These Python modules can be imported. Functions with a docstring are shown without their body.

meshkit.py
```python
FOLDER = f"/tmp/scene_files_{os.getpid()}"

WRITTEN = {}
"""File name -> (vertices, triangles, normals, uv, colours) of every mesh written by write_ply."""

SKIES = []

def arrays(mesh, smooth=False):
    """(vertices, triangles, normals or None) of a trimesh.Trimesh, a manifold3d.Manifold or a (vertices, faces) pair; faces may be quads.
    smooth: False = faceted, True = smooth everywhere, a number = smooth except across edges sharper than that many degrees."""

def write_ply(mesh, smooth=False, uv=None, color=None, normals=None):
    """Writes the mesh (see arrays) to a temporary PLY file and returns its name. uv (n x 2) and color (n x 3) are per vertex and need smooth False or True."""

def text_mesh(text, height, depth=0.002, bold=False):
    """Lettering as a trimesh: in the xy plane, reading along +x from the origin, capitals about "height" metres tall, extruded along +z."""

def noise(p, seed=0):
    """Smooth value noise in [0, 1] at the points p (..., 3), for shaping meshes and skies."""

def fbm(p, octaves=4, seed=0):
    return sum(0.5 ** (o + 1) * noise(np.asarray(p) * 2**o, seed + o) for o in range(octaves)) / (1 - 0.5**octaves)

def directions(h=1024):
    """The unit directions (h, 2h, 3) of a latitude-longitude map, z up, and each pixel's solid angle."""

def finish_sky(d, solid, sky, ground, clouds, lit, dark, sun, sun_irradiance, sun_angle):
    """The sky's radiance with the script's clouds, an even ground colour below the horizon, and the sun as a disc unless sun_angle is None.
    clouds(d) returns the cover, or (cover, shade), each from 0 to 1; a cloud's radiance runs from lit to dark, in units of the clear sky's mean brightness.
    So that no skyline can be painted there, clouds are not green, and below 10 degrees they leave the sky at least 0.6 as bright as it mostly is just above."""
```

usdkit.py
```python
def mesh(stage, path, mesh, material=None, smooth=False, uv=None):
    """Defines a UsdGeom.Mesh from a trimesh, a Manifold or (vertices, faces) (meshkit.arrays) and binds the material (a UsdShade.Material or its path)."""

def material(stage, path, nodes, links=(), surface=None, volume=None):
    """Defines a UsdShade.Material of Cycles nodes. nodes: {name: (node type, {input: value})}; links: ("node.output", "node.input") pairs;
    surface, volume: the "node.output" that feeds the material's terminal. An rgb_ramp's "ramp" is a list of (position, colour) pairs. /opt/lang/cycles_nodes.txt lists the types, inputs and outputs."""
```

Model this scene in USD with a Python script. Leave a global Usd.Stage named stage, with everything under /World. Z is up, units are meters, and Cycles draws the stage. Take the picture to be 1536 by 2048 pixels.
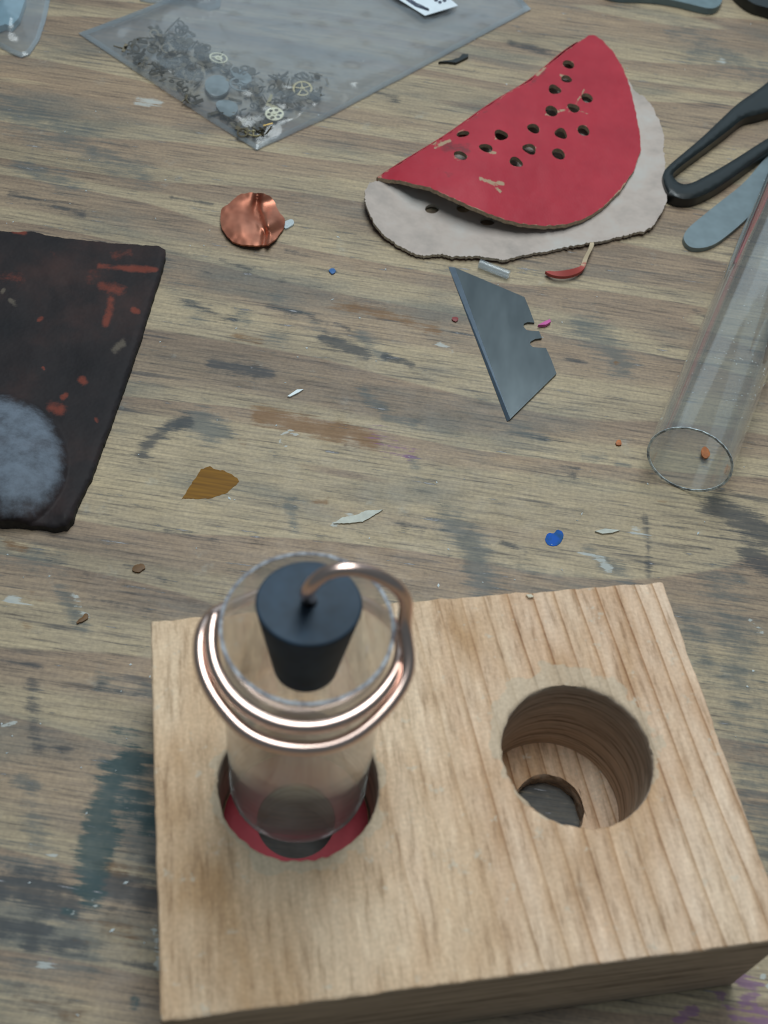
import math
import numpy as np
import trimesh
import manifold3d as m3
import shapely
from shapely.geometry import Polygon, Point, LineString, MultiPolygon
from shapely import affinity
from scipy.spatial import Delaunay
from scipy.interpolate import RBFInterpolator, CubicSpline
import usdkit
import meshkit
from pxr import Usd, UsdGeom, UsdLux, UsdShade, Gf, Sdf, Vt

stage = Usd.Stage.CreateInMemory()
UsdGeom.SetStageUpAxis(stage, UsdGeom.Tokens.z)
UsdGeom.SetStageMetersPerUnit(stage, 1.0)
UsdGeom.Xform.Define(stage, "/World")
stage.SetDefaultPrim(stage.GetPrimAtPath("/World"))
UsdGeom.Scope.Define(stage, "/World/Looks")
rng = np.random.default_rng(7)

# ------------------------------------------------------------------ camera
F_PX, PP, EYE = 2210.0, np.array([768.0, 1024.0]), np.array([0.0, 0.0, 0.210])
PITCH, ROLL = 0.91020574, -0.14840387
FW = np.array([0, math.cos(PITCH), -math.sin(PITCH)])
_dn = np.cross(FW, [1.0, 0, 0])
RI = np.array([1.0, 0, 0]) * math.cos(ROLL) + _dn * math.sin(ROLL)
DN = -np.array([1.0, 0, 0]) * math.sin(ROLL) + _dn * math.cos(ROLL)
cam = UsdGeom.Camera.Define(stage, "/World/camera")
cam.AddTransformOp().Set(Gf.Matrix4d(*[*RI, 0], *[*(-DN), 0], *[*(-FW), 0], *[*EYE, 1]))
cam.CreateFocalLengthAttr(3.85)
cam.CreateHorizontalApertureAttr(3.85 * 1536 / F_PX)
cam.CreateVerticalApertureAttr(3.85 * 2048 / F_PX)
cam.CreateClippingRangeAttr(Gf.Vec2f(0.005, 50))
cam.CreateFStopAttr(2.45)
cam.CreateFocusDistanceAttr(0.275)
cam.CreateExposureAttr(0.22)

# ------------------------------------------------------------------ light: a big window-like panel overhead and the dim room around
key = UsdLux.RectLight.Define(stage, "/World/skylight_lamp")
key.CreateWidthAttr(0.36)
key.CreateHeightAttr(0.86)
key.CreateIntensityAttr(6.4)
key.CreateColorAttr(Gf.Vec3f(0.90, 1.0, 1.03))
_kp, _kt = np.array([0.02, 0.42, 0.85]), np.array([0.02, 0.27, 0.0])
_kz = (_kp - _kt) / np.linalg.norm(_kp - _kt)
_kx = np.cross([0, 1.0, 0], _kz); _kx /= np.linalg.norm(_kx)
_ky = np.cross(_kz, _kx)
key.AddTransformOp().Set(Gf.Matrix4d(*[*_kx, 0], *[*_ky, 0], *[*_kz, 0], *[*_kp, 1]))
win = UsdLux.RectLight.Define(stage, "/World/window_light")
win.CreateWidthAttr(1.8)
win.CreateHeightAttr(0.75)
win.CreateIntensityAttr(0.5)
win.CreateColorAttr(Gf.Vec3f(0.72, 0.95, 1.12))
_kp, _kt = np.array([0.15, 1.9, 0.85]), np.array([0.05, 0.3, 0.0])
_kz = (_kp - _kt) / np.linalg.norm(_kp - _kt)
_kx = np.cross([0, 0, 1.0], _kz); _kx /= np.linalg.norm(_kx)
_ky = np.cross(_kz, _kx)
win.AddTransformOp().Set(Gf.Matrix4d(*[*_kx, 0], *[*_ky, 0], *[*_kz, 0], *[*_kp, 1]))
dome = UsdLux.DomeLight.Define(stage, "/World/room_light")
dome.CreateIntensityAttr(1.0)
dome.CreateColorAttr(Gf.Vec3f(0.021, 0.028, 0.032))


# ------------------------------------------------------------------ helpers
def project(P):
    P = np.asarray(P, float) - EYE
    z = P @ FW
    return np.stack([PP[0] + F_PX * (P @ RI) / z, PP[1] + F_PX * (P @ DN) / z], -1)


def at(x, y, z=0.0):
    """The point of height z that stands at that spot of the photograph (arrays too)."""
    x, y, z = np.broadcast_arrays(np.asarray(x, float), np.asarray(y, float), np.asarray(z, float))
    v = RI * (x[..., None] - PP[0]) + DN * (y[..., None] - PP[1]) + FW * F_PX
    return EYE + v * ((z - EYE[2]) / v[..., 2])[..., None]


USED = {}


def numbered(parent, name):
    k = (parent, name)
    n = USED.get(k, 0)
    USED[k] = n + 1
    return f"{parent}/{name}" + (f"_{n:03d}" if n else "")


def tag(p, label=None, cat=None, group=None, kind=None):
    p = p.GetPrim() if hasattr(p, "GetPrim") else p
    for k, v in (("label", label), ("category", cat), ("group", group), ("kind", kind)):
        if v:
            p.SetCustomDataByKey(k, v)
    return p


def thing(name, label, cat, loc=(0, 0, 0), group=None):
    x = UsdGeom.Xform.Define(stage, numbered("/World", name))
    x.AddTranslateOp().Set(Gf.Vec3d(*map(float, loc)))
    tag(x, label, cat, group)
    return x


def obj(name, mesh, mat, parent=None, smooth=40, prim=None, origin=None):
    """ONE mesh prim. Meshes come in world coordinates; under a thing they are moved to its base."""
    path = numbered(str(parent.GetPath()) if parent is not None else "/World", name)
    if not prim:
        mesh = compact(meshkit.arrays(mesh)[:2])
    v, f, n = meshkit.arrays(mesh, smooth)
    off = np.zeros(3)
    p = parent
    while p is not None and str(p.GetPath()) != "/World":
        if p.GetPrim().IsA(UsdGeom.Xform):
            off += np.array(UsdGeom.Xformable(p).GetLocalTransformation().ExtractTranslation())
        pp = p.GetPrim().GetParent()
        p = UsdGeom.Xform(pp) if pp and str(pp.GetPath()) != "/World" else None
    m = UsdGeom.Mesh.Define(stage, path)
    m.CreatePointsAttr(Vt.Vec3fArray.FromNumpy((v - off).astype(np.float32)))
    m.CreateFaceVertexCountsAttr(Vt.IntArray.FromNumpy(np.full(len(f), 3, np.int32)))
    m.CreateFaceVertexIndicesAttr(Vt.IntArray.FromNumpy(f.astype(np.int32).ravel()))
    m.CreateSubdivisionSchemeAttr("none")
    if n is not None:
        m.CreateNormalsAttr(Vt.Vec3fArray.FromNumpy(n.astype(np.float32)))
        m.SetNormalsInterpolation("vertex")
    for k, a in (prim or {}).items():
        UsdGeom.PrimvarsAPI(m).CreatePrimvar(k, Sdf.ValueTypeNames.Color3fArray, "vertex").Set(Vt.Vec3fArray.FromNumpy(np.asarray(a, np.float32)))
    UsdShade.MaterialBindingAPI.Apply(m.GetPrim()).Bind(mat)
    return m


def M(name, nodes, links, surface):
    return usdkit.material(stage, f"/World/Looks/{name}", nodes, links, surface=surface)


def plain(name, color, rough=0.5, metallic=0.0, var=0.12, scale=300.0, bump=0.0, **kw):
    """A surface of one colour with a little mottling and fine relief."""
    c = np.array(color, float)
    nodes = {
        "g": ("geometry", {}), "n": ("noise_texture", {"scale": scale, "detail": 4.0}),
        "r": ("rgb_ramp", {"ramp": [(0.25, tuple(c * (1 - var))), (0.75, tuple(np.minimum(c * (1 + var), 1)))]}),
        "p": ("principled_bsdf", {"roughness": rough, "metallic": metallic, **kw}),
    }
    links = [("g.position", "n.vector"), ("n.fac", "r.fac"), ("r.color", "p.base_color")]
    if bump:
        nodes["b"] = ("bump", {"strength": 1.0, "distance": bump})
        links += [("n.fac", "b.height"), ("b.normal", "p.normal")]
    return M(name, nodes, links, "p.BSDF")


def densify(pts, step=3.0):
    pts = np.asarray(pts, float)
    out = []
    for a, b in zip(pts, np.roll(pts, -1, 0)):
        n = max(1, int(np.linalg.norm(b - a) / step))
        out += [a + (b - a) * k / n for k in range(n)]
    return np.array(out)


def smooth_outline(pts, n=160, jag=0.0, freq=0.1, seed=0):
    pts = np.asarray(pts, float)
    q = np.vstack([pts, pts[:1]])
    s = np.r_[0, np.cumsum(np.linalg.norm(np.diff(q, axis=0), axis=1) ** 0.5)]
    out = CubicSpline(s, q, bc_type="periodic")(np.linspace(0, s[-1], n, endpoint=False))
    return jagged(out, jag, freq, seed)


def jagged(out, jag, freq=0.1, seed=0):
    if jag:
        t = np.gradient(out, axis=0)
        nrm = np.stack([t[:, 1], -t[:, 0]], -1) / np.maximum(np.linalg.norm(t, axis=1, keepdims=True), 1e-9)
        o3 = np.c_[out * freq, np.zeros(len(out))]
        out = out + nrm * ((meshkit.fbm(o3, 3, seed) - 0.5) * 2 * jag)[:, None]
    return out


def tri_fill(outline, holes=(), step=6.0, seed=1):
    """Points and triangles that fill a polygon (photo pixels or metres) with holes."""
    poly = Polygon(outline, [h for h in holes]).buffer(0)
    if isinstance(poly, MultiPolygon):
        poly = max(poly.geoms, key=lambda g: g.area)
    B = [np.asarray(poly.exterior.coords)[:-1]] + [np.asarray(r.coords)[:-1] for r in poly.interiors]
    B = [densify(b, step) for b in B]
    x0, y0, x1, y1 = poly.bounds
    gx, gy = np.meshgrid(np.arange(x0, x1, step), np.arange(y0, y1, step * 0.87))
    gx = gx + (np.arange(len(gx)) % 2)[:, None] * step / 2
    G = np.c_[gx.ravel(), gy.ravel()] + np.random.default_rng(seed).uniform(-0.12, 0.12, (gx.size, 2)) * step
    inner = poly.buffer(-0.45 * step)
    G = G[shapely.contains_xy(inner, G[:, 0], G[:, 1])] if not inner.is_empty else G[:0]
    pts = np.vstack(B + [G])
    T = Delaunay(pts).simplices
    c = pts[T].mean(1)
    T = T[shapely.contains_xy(poly, c[:, 0], c[:, 1])]
    a = pts[T]
    area = (a[:, 1, 0] - a[:, 0, 0]) * (a[:, 2, 1] - a[:, 0, 1]) - (a[:, 1, 1] - a[:, 0, 1]) * (a[:, 2, 0] - a[:, 0, 0])
    T = T[np.abs(area) > 1e-12 * max(1, step * step)]
    area = area[np.abs(area) > 1e-12 * max(1, step * step)]
    T[area < 0] = T[area < 0][:, ::-1]
    return pts, T


def rim_edges(T):
    e = np.vstack([T[:, [0, 1]], T[:, [1, 2]], T[:, [2, 0]]])
    key = np.sort(e, 1)
    _, inv, cnt = np.unique(key, axis=0, return_inverse=True, return_counts=True)
    return e[cnt[inv.ravel()] == 1]


def up(V, T):
    """Triangles turned so that on the whole they face up."""
    n = np.cross(V[T[:, 1]] - V[T[:, 0]], V[T[:, 2]] - V[T[:, 0]])[:, 2].sum()
    return T if n > 0 else T[:, ::-1]


def slab(top, T, thick):
    """top, bottom and edge meshes of a sheet whose upper surface is (top, T). thick: metres down, or per-vertex lower points."""
    T = up(top, T)
    low = top - np.array([0, 0, 1.0]) * np.reshape(thick, (-1, 1)) if np.ndim(thick) < 2 else thick
    E = rim_edges(T)
    n = len(top)
    side = np.vstack([np.c_[E[:, 1], E[:, 0], E[:, 0] + n], np.c_[E[:, 1], E[:, 0] + n, E[:, 1] + n]])
    return (top, T), (low, T[:, ::-1]), (np.vstack([top, low]), side)


def join(*ms):
    V, F, o = [], [], 0
    for v, f in ms:
        V.append(np.asarray(v)); F.append(np.asarray(f) + o); o += len(v)
    return np.vstack(V), np.vstack(F)


def solid_slab(top, T, thick):
    return join(*slab(top, T, thick))


def compact(mesh):
    v, f = mesh
    u, inv = np.unique(f, return_inverse=True)
    return np.asarray(v)[u], inv.reshape(f.shape)


def tube_mesh(path, r, sides=12, caps=True):
    path = np.asarray(path, float)
    r = np.broadcast_to(np.asarray(r, float), (len(path),))
    t = np.gradient(path, axis=0); t /= np.linalg.norm(t, axis=1, keepdims=True)
    u = np.cross(t[0], [0.3, 0.2, 1.0]); u /= np.linalg.norm(u)
    V = []
    for p, d, rr in zip(path, t, r):
        u = u - d * (u @ d); u /= np.linalg.norm(u)
        w = np.cross(d, u)
        a = np.linspace(0, 2 * np.pi, sides, endpoint=False)[:, None]
        V.append(p + rr * (np.cos(a) * u + np.sin(a) * w))
    n = len(path)
    V = np.vstack(V)
    i = np.arange(sides); j = (i + 1) % sides
    F = []
    for k in range(n - 1):
        a, b = k * sides, (k + 1) * sides
        F += [np.c_[a + i, a + j, b + j], np.c_[a + i, b + j, b + i]]
    if caps:
        V = np.vstack([V, path[0], path[-1]])
        F += [np.c_[j, i, np.full(sides, n * sides)], np.c_[(n - 1) * sides + i, (n - 1) * sides + j, np.full(sides, n * sides + 1)]]
    return V, np.vstack(F)


def spline(pts, n):
    pts = np.asarray(pts, float)
    s = np.r_[0, np.cumsum(np.linalg.norm(np.diff(pts, axis=0), axis=1))]
    return CubicSpline(s, pts)(np.linspace(0, s[-1], n))


def lathe(profile, sides=96):
    """profile: closed list of (radius, height), turned about z."""
    p = np.asarray(profile, float)
    a = np.linspace(0, 2 * np.pi, sides, endpoint=False)
    V = np.stack([p[:, None, 0] * np.cos(a), p[:, None, 0] * np.sin(a), np.broadcast_to(p[:, None, 1], (len(p), sides))], -1).reshape(-1, 3)
    i = np.arange(sides); j = (i + 1) % sides
    F = []
    for k in range(len(p)):
        a0, b0 = k * sides, ((k + 1) % len(p)) * sides
        F += [np.c_[a0 + i, a0 + j, b0 + j], np.c_[a0 + i, b0 + j, b0 + i]]
    return V, np.vstack(F)


def flat_piece(outline, z0, thick, step=5.0, holes=(), dome_=0.0):
    """A small flat solid with that outline in the photograph, lying at height z0."""
    pts, T = tri_fill(outline, holes, step)
    z = np.full(len(pts), z0 + thick)
    if dome_:
        d = shapely.distance(Polygon(outline).exterior, shapely.points(pts))
        z += dome_ * np.minimum(d / max(d.max(), 1e-9), 1) ** 0.6
    V = at(pts[:, 0], pts[:, 1], z)
    low = V.copy(); low[:, 2] = z0
    return solid_slab(V, T, low)


def hgt(ctrl, smoothing=0.0):
    c = np.asarray(ctrl, float)
    return RBFInterpolator(c[:, :2], c[:, 2] / 1000.0, kernel="thin_plate_spline", smoothing=smoothing)


# ------------------------------------------------------------------ the table top
def table_material(name, stained=True):
    N, L = {}, []
    N["g"] = ("geometry", {})
    # broad figure of the veneer: bands along x with one sharp side each
    N["m1"] = ("mapping", {"scale": (2.0, 12.0, 1.0)}); N["n1"] = ("noise_texture", {"scale": 1.0, "detail": 3.0, "roughness": 0.55})
    N["sx"] = ("separate_xyz", {})
    N["v1"] = ("math", {"math_type": "multiply", "value2": 42.0}); N["v2"] = ("math", {"math_type": "multiply", "value2": 6.5}); N["v3"] = ("math", {"math_type": "add"})
    N["fr"] = ("math", {"math_type": "fraction"})
    N["ramp"] = ("rgb_ramp", {"ramp": [(0.0, (0.385, 0.305, 0.203)), (0.40, (0.37, 0.289, 0.19)), (0.54, (0.315, 0.232, 0.158)), (0.82, (0.29, 0.207, 0.142)), (0.965, (0.282, 0.199, 0.137)), (1.0, (0.38, 0.30, 0.198))]})
    L += [("g.position", "m1.vector"), ("m1.vector", "n1.vector"), ("g.position", "sx.vector"), ("sx.y", "v1.value1"), ("n1.fac", "v2.value1"), ("v1.value", "v3.value1"), ("v2.value", "v3.value2"), ("v3.value", "fr.value1"), ("fr.value", "ramp.fac")]
    # soft patchiness
    N["m2"] = ("mapping", {"scale": (6.5, 42.0, 1.0)}); N["n2"] = ("noise_texture", {"scale": 1.0, "detail": 5.0, "roughness": 0.6})
    N["r2"] = ("rgb_ramp", {"ramp": [(0.32, (0.64, 0.64, 0.66)), (0.48, (0.98, 0.98, 0.98)), (0.68, (1.20, 1.19, 1.13))]})
    N["x2"] = ("mix", {"mix_type": "multiply", "fac": 0.85})
    L += [("g.position", "m2.vector"), ("m2.vector", "n2.vector"), ("n2.fac", "r2.fac"), ("ramp.color", "x2.color1"), ("r2.color", "x2.color2")]
    # fibres
    N["m3"] = ("mapping", {"scale": (60.0, 1150.0, 1.0)}); N["n3"] = ("noise_texture", {"scale": 1.0, "detail": 4.0, "roughness": 0.65})
    N["r3"] = ("rgb_ramp", {"ramp": [(0.30, (0.34, 0.34, 0.38)), (0.43, (0.84, 0.84, 0.86)), (0.56, (1.06, 1.05, 1.03)), (0.74, (1.32, 1.32, 1.28))]})
    N["x3"] = ("mix", {"mix_type": "multiply", "fac": 0.95})
    L += [("g.position", "m3.vector"), ("m3.vector", "n3.vector"), ("n3.fac", "r3.fac"), ("x2.color", "x3.color1"), ("r3.color", "x3.color2")]
    # pores and short dark dashes along the grain
    N["m4"] = ("mapping", {"scale": (38.0, 620.0, 1.0), "location": (3.1, 8.7, 0)}); N["n4"] = ("noise_texture", {"scale": 1.0, "detail": 3.0, "roughness": 0.5})
    N["k4"] = ("map_range", {"range_type": "smoothstep", "from_min": 0.55, "from_max": 0.72, "to_min": 0.0, "to_max": 0.8})
    N["m5"] = ("mapping", {"scale": (16.0, 30.0, 1.0), "location": (1.7, 2.2, 0)}); N["n5"] = ("noise_texture", {"scale": 1.0, "detail": 3.0})
    N["k5"] = ("map_range", {"range_type": "smoothstep", "from_min": 0.38, "from_max": 0.62})
    N["k45"] = ("math", {"math_type": "multiply"})
    N["x4"] = ("mix", {"color2": (0.045, 0.045, 0.05)})
    L += [("g.position", "m4.vector"), ("m4.vector", "n4.vector"), ("n4.fac", "k4.value"), ("g.position", "m5.vector"), ("m5.vector", "n5.vector"), ("n5.fac", "k5.value"), ("k4.result", "k45.value1"), ("k5.result", "k45.value2"), ("k45.value", "x4.fac"), ("x3.color", "x4.color1")]
    # grey-blue grime worked into the surface
    N["m6"] = ("mapping", {"scale": (13.0, 44.0, 1.0), "location": (0.3, 5.2, 0)}); N["n6"] = ("noise_texture", {"scale": 1.0, "detail": 6.0, "roughness": 0.62})
    N["k6"] = ("map_range", {"range_type": "smoothstep", "from_min": 0.50, "from_max": 0.68, "to_max": 0.52})
    N["x6"] = ("mix", {"color2": (0.105, 0.118, 0.112)})
    L += [("g.position", "m6.vector"), ("m6.vector", "n6.vector"), ("n6.fac", "k6.value"), ("k6.result", "x6.fac"), ("x4.color", "x6.color1")]
    # pale chalky scuffs
    N["n7"] = ("noise_texture", {"scale": 95.0, "detail": 5.0, "roughness": 0.7})
    N["k7"] = ("map_range", {"range_type": "smoothstep", "from_min": 0.60, "from_max": 0.80, "to_max": 0.5})
    N["x7"] = ("mix", {"color2": (0.36, 0.37, 0.34)})
    L += [("g.position", "n7.vector"), ("n7.fac", "k7.value"), ("k7.result", "x7.fac"), ("x6.color", "x7.color1")]
    N["ng"] = ("noise_texture", {"scale": 1100.0, "detail": 2.0}); N["rg"] = ("rgb_ramp", {"ramp": [(0.3, (0.86, 0.86, 0.87)), (0.7, (1.12, 1.12, 1.11))]}); N["xg"] = ("mix", {"mix_type": "multiply", "fac": 1.0})
    L += [("g.position", "ng.vector"), ("ng.fac", "rg.fac"), ("x7.color", "xg.color1"), ("rg.color", "xg.color2")]
    last = "xg.color"
    if stained:
        N["aa"] = ("attribute", {"attribute": "stain_shade_a"}); N["ab"] = ("attribute", {"attribute": "stain_b"})
        N["sa"] = ("separate_color", {}); N["sb"] = ("separate_color", {})
        N["m8"] = ("mapping", {"scale": (55.0, 800.0, 1.0)}); N["n8"] = ("noise_texture", {"scale": 1.0, "detail": 5.0, "roughness": 0.7})
        N["n9"] = ("noise_texture", {"scale": 160.0, "detail": 6.0, "roughness": 0.65})
        N["nm0"] = ("mix_float", {"fac": 0.35}); N["nm"] = ("math", {"math_type": "multiply_add", "value2": 3.4, "value3": -1.2})
        L += [("aa.color", "sa.color"), ("ab.color", "sb.color"), ("g.position", "m8.vector"), ("m8.vector", "n8.vector"), ("g.position", "n9.vector"), ("n8.fac", "nm0.a"), ("n9.fac", "nm0.b"), ("nm0.result", "nm.value1")]
        # mask + noise - 1, sharpened
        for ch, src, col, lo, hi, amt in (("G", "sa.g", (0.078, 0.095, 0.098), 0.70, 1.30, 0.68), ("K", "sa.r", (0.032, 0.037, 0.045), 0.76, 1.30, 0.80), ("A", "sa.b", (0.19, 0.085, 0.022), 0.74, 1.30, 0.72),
                                          ("T", "sb.r", (0.012, 0.050, 0.056), 0.70, 1.15, 0.85), ("Mg", "sb.g", (0.20, 0.085, 0.20), 0.85, 1.1, 0.7), ("W", "sb.b", (0.48, 0.50, 0.48), 0.85, 1.08, 0.75)):
            N["s" + ch] = ("math", {"math_type": "add"}); N["k" + ch] = ("map_range", {"range_type": "smoothstep", "from_min": lo, "from_max": hi, "to_max": amt}); N["c" + ch] = ("mix", {"color2": col})
            L += [(src, f"s{ch}.value1"), ("nm.value", f"s{ch}.value2"), (f"s{ch}.value", f"k{ch}.value"), (f"k{ch}.result", f"c{ch}.fac"), (last, f"c{ch}.color1")]
            last = f"c{ch}.color"
    N["p"] = ("principled_bsdf", {"roughness": 0.52, "specular_ior_level": 0.4})
    N["b"] = ("bump", {"strength": 0.8, "distance": 0.00012})
    N["rr"] = ("map_range", {"from_min": 0.3, "from_max": 0.7, "to_min": 0.42, "to_max": 0.66})
    L += [(last, "p.base_color"), ("n3.fac", "b.height"), ("b.normal", "p.normal"), ("n9.fac" if stained else "n7.fac", "rr.value"), ("rr.result", "p.roughness")]
    return M(name, N, L, "p.BSDF")


# strokes of dried ink, paint and dirt, some painted shade by and under the block: polyline in photo pixels, half width, strength
K = [([(424, 727), (538, 748)], 13, 1.2), ([(648, 674), (690, 692), (735, 712)], 12, 1.3), ([(765, 713), (825, 730)], 6, 1), ([(534, 614), (600, 628), (655, 645)], 6, .9), ([(668, 645), (697, 658)], 5, .9),
     ([(476, 730), (538, 752)], 8, 1), ([(285, 908), (300, 882), (330, 858), (372, 842)], 15, 1.15), ([(690, 890), (717, 895)], 4, .9), ([(795, 1042), (900, 1060)], 4, .8), ([(1002, 1083), (1050, 1104)], 7, .8),
     ([(1290, 1035), (1296, 1085), (1297, 1150)], 9, .85), ([(1430, 1015), (1480, 1040), (1545, 1075)], 28, 1.25), ([(1500, 1105), (1545, 1135)], 24, 1.3), ([(780, 1042), (850, 1060)], 7, .8), ([(1100, 928), (1155, 935)], 6, .8),
     ([(62, 1366), (66, 1430), (78, 1500)], 18, .8), ([(85, 1485), (140, 1500)], 9, .9), ([(-10, 1765), (70, 1778), (140, 1812)], 36, 1.35), ([(-10, 1850), (90, 1858)], 26, 1.2), ([(197, 1770), (310, 1795)], 32, 1.25), ([(150, 1890), (60, 1895)], 20, 1.1), ([(226, 1915), (314, 1940)], 10, .85),  # dark smears; the broad lower-left ones also paint in shade
     ([(20, 390), (90, 405), (165, 428)], 9, .85), ([(340, 395), (425, 408)], 4, .8), ([(1020, 85), (1105, 112)], 9, .8), ([(755, 185), (790, 200)], 9, .7), ([(1133, 715), (1172, 725)], 6, .85), ([(1098, 925), (1148, 950)], 6, .8),
     ([(205, 1372), (292, 1388)], 10, .7), ([(110, 1890), (165, 1900)], 14, 1), ([(430, 1075), (560, 1090)], 5, .75), ([(900, 660), (1000, 690)], 4, .6), ([(560, 560), (640, 575)], 5, .7), ([(360, 600), (470, 640)], 6, .75), ([(250, 1130), (330, 1160)], 6, .8),
     ([(180, 1195), (300, 1225)], 6, .8), ([(0, 1320), (80, 1335)], 8, .9), ([(100, 1120), (180, 1150)], 8, .85), ([(840, 1090), (900, 1110)], 6, .7), ([(1380, 1090), (1420, 1100)], 6, .7), ([(330, 520), (420, 545)], 6, .7), ([(440, 520), (500, 540)], 5, .8),
     ([(1390, 620), (1420, 640)], 5, .7), ([(0, 950), (20, 955)], 5, .5), ([(1060, 870), (1090, 880)], 6, .6), ([(570, 500), (650, 520)], 4, .7), ([(150, 1000), (220, 1030)], 5, .7), ([(420, 1020), (520, 1040)], 4, .6), ([(640, 735), (690, 740)], 3, .7),
     ([(240, 1690), (305, 1720)], 14, .7), ([(250, 1600), (305, 1640)], 16, .8), ([(1500, 700), (1545, 720)], 8, .7), ([(330, 1060), (440, 1085)], 5, .8)]
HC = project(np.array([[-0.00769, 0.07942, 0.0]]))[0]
K += [([tuple(HC - [30, 0]), tuple(HC + [30, 0])], 75, 1.5)]  # dark patch painting the shade at the foot of the left bore
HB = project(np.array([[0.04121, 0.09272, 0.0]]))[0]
K += [([tuple(HB - [30, 0]), tuple(HB + [30, 0])], 75, 1.5)]  # same painted depth shade below the right bore
G = [([(400, 845), (425, 862)], 30, 1.2), ([(723, 670), (765, 716)], 15, .9), ([(726, 785), (765, 817)], 11, .85), ([(769, 834), (827, 850)], 10, .95), ([(827, 925), (830, 932)], 13, .9), ([(578, 1010), (590, 1060)], 12, .95),
     ([(905, 1050), (950, 1090), (965, 1175)], 30, 1.15), ([(1175, 1105), (1215, 1130), (1257, 1160)], 17, .95), ([(1165, 655), (1215, 690), (1242, 728)], 32, 1.0), ([(1027, 855), (1082, 878)], 13, .85), ([(1165, 914), (1212, 918)], 6, .9), ([(1236, 927), (1260, 931)], 8, .9),
     ([(-10, 215), (70, 240), (165, 280)], 36, .85), ([(180, 300), (285, 350)], 30, .8), ([(205, 1365), (300, 1385)], 17, .9), ([(-10, 1830), (80, 1860), (150, 1880)], 60, 1.3), ([(0, 1720), (60, 1750)], 40, .9), ([(1396, 105), (1545, 150)], 28, .8), ([(1450, 1180), (1500, 1500), (1545, 1700)], 55, .72),  # broad lower-left strokes and the one right of the block paint in shade
     ([(30, 330), (150, 370)], 22, .75), ([(255, 1560), (300, 1700)], 60, 1.1), ([(60, 1600), (100, 1780)], 30, .75), ([(0, 1100), (120, 1130)], 26, .8), ([(120, 1180), (170, 1260)], 18, .8), ([(480, 640), (560, 680)], 22, .65), ([(560, 600), (640, 660)], 18, .7),
     ([(1350, 60), (1480, 120)], 20, .7), ([(40, 1560), (70, 1570)], 16, .8), ([(230, 1540), (270, 1580)], 20, 1.0), ([(330, 540), (400, 640)], 22, .6), ([(1380, 1240), (1420, 1330)], 25, .7), ([(1000, 1130), (1120, 1150)], 14, .7), ([(0, 1960), (120, 2040)], 50, .6), ([(380, 840), (330, 860)], 12, .8)]
A = [([(520, 828), (600, 850), (742, 880)], 18, 1.3), ([(665, 612), (740, 622), (872, 660)], 11, .82), ([(850, 660), (880, 664)], 5, 1.0), ([(630, 1003), (652, 1003)], 6, 1.0), ([(480, 885), (492, 888)], 5, .9), ([(15, 1090), (45, 1098)], 12, .8), ([(60, 1190), (80, 1195)], 10, .75), ([(50, 1250), (60, 1252)], 8, .8),
     ([(150, 1840), (260, 1880)], 30, .55), ([(190, 1730), (280, 1740)], 16, .7), ([(470, 670), (520, 680)], 10, .7), ([(1310, 1000), (1330, 1004)], 5, .7), ([(60, 655), (75, 657)], 4, .7), ([(1230, 725), (1234, 728)], 4, 1.1), ([(40, 2000), (160, 2040)], 24, .5)]
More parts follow.
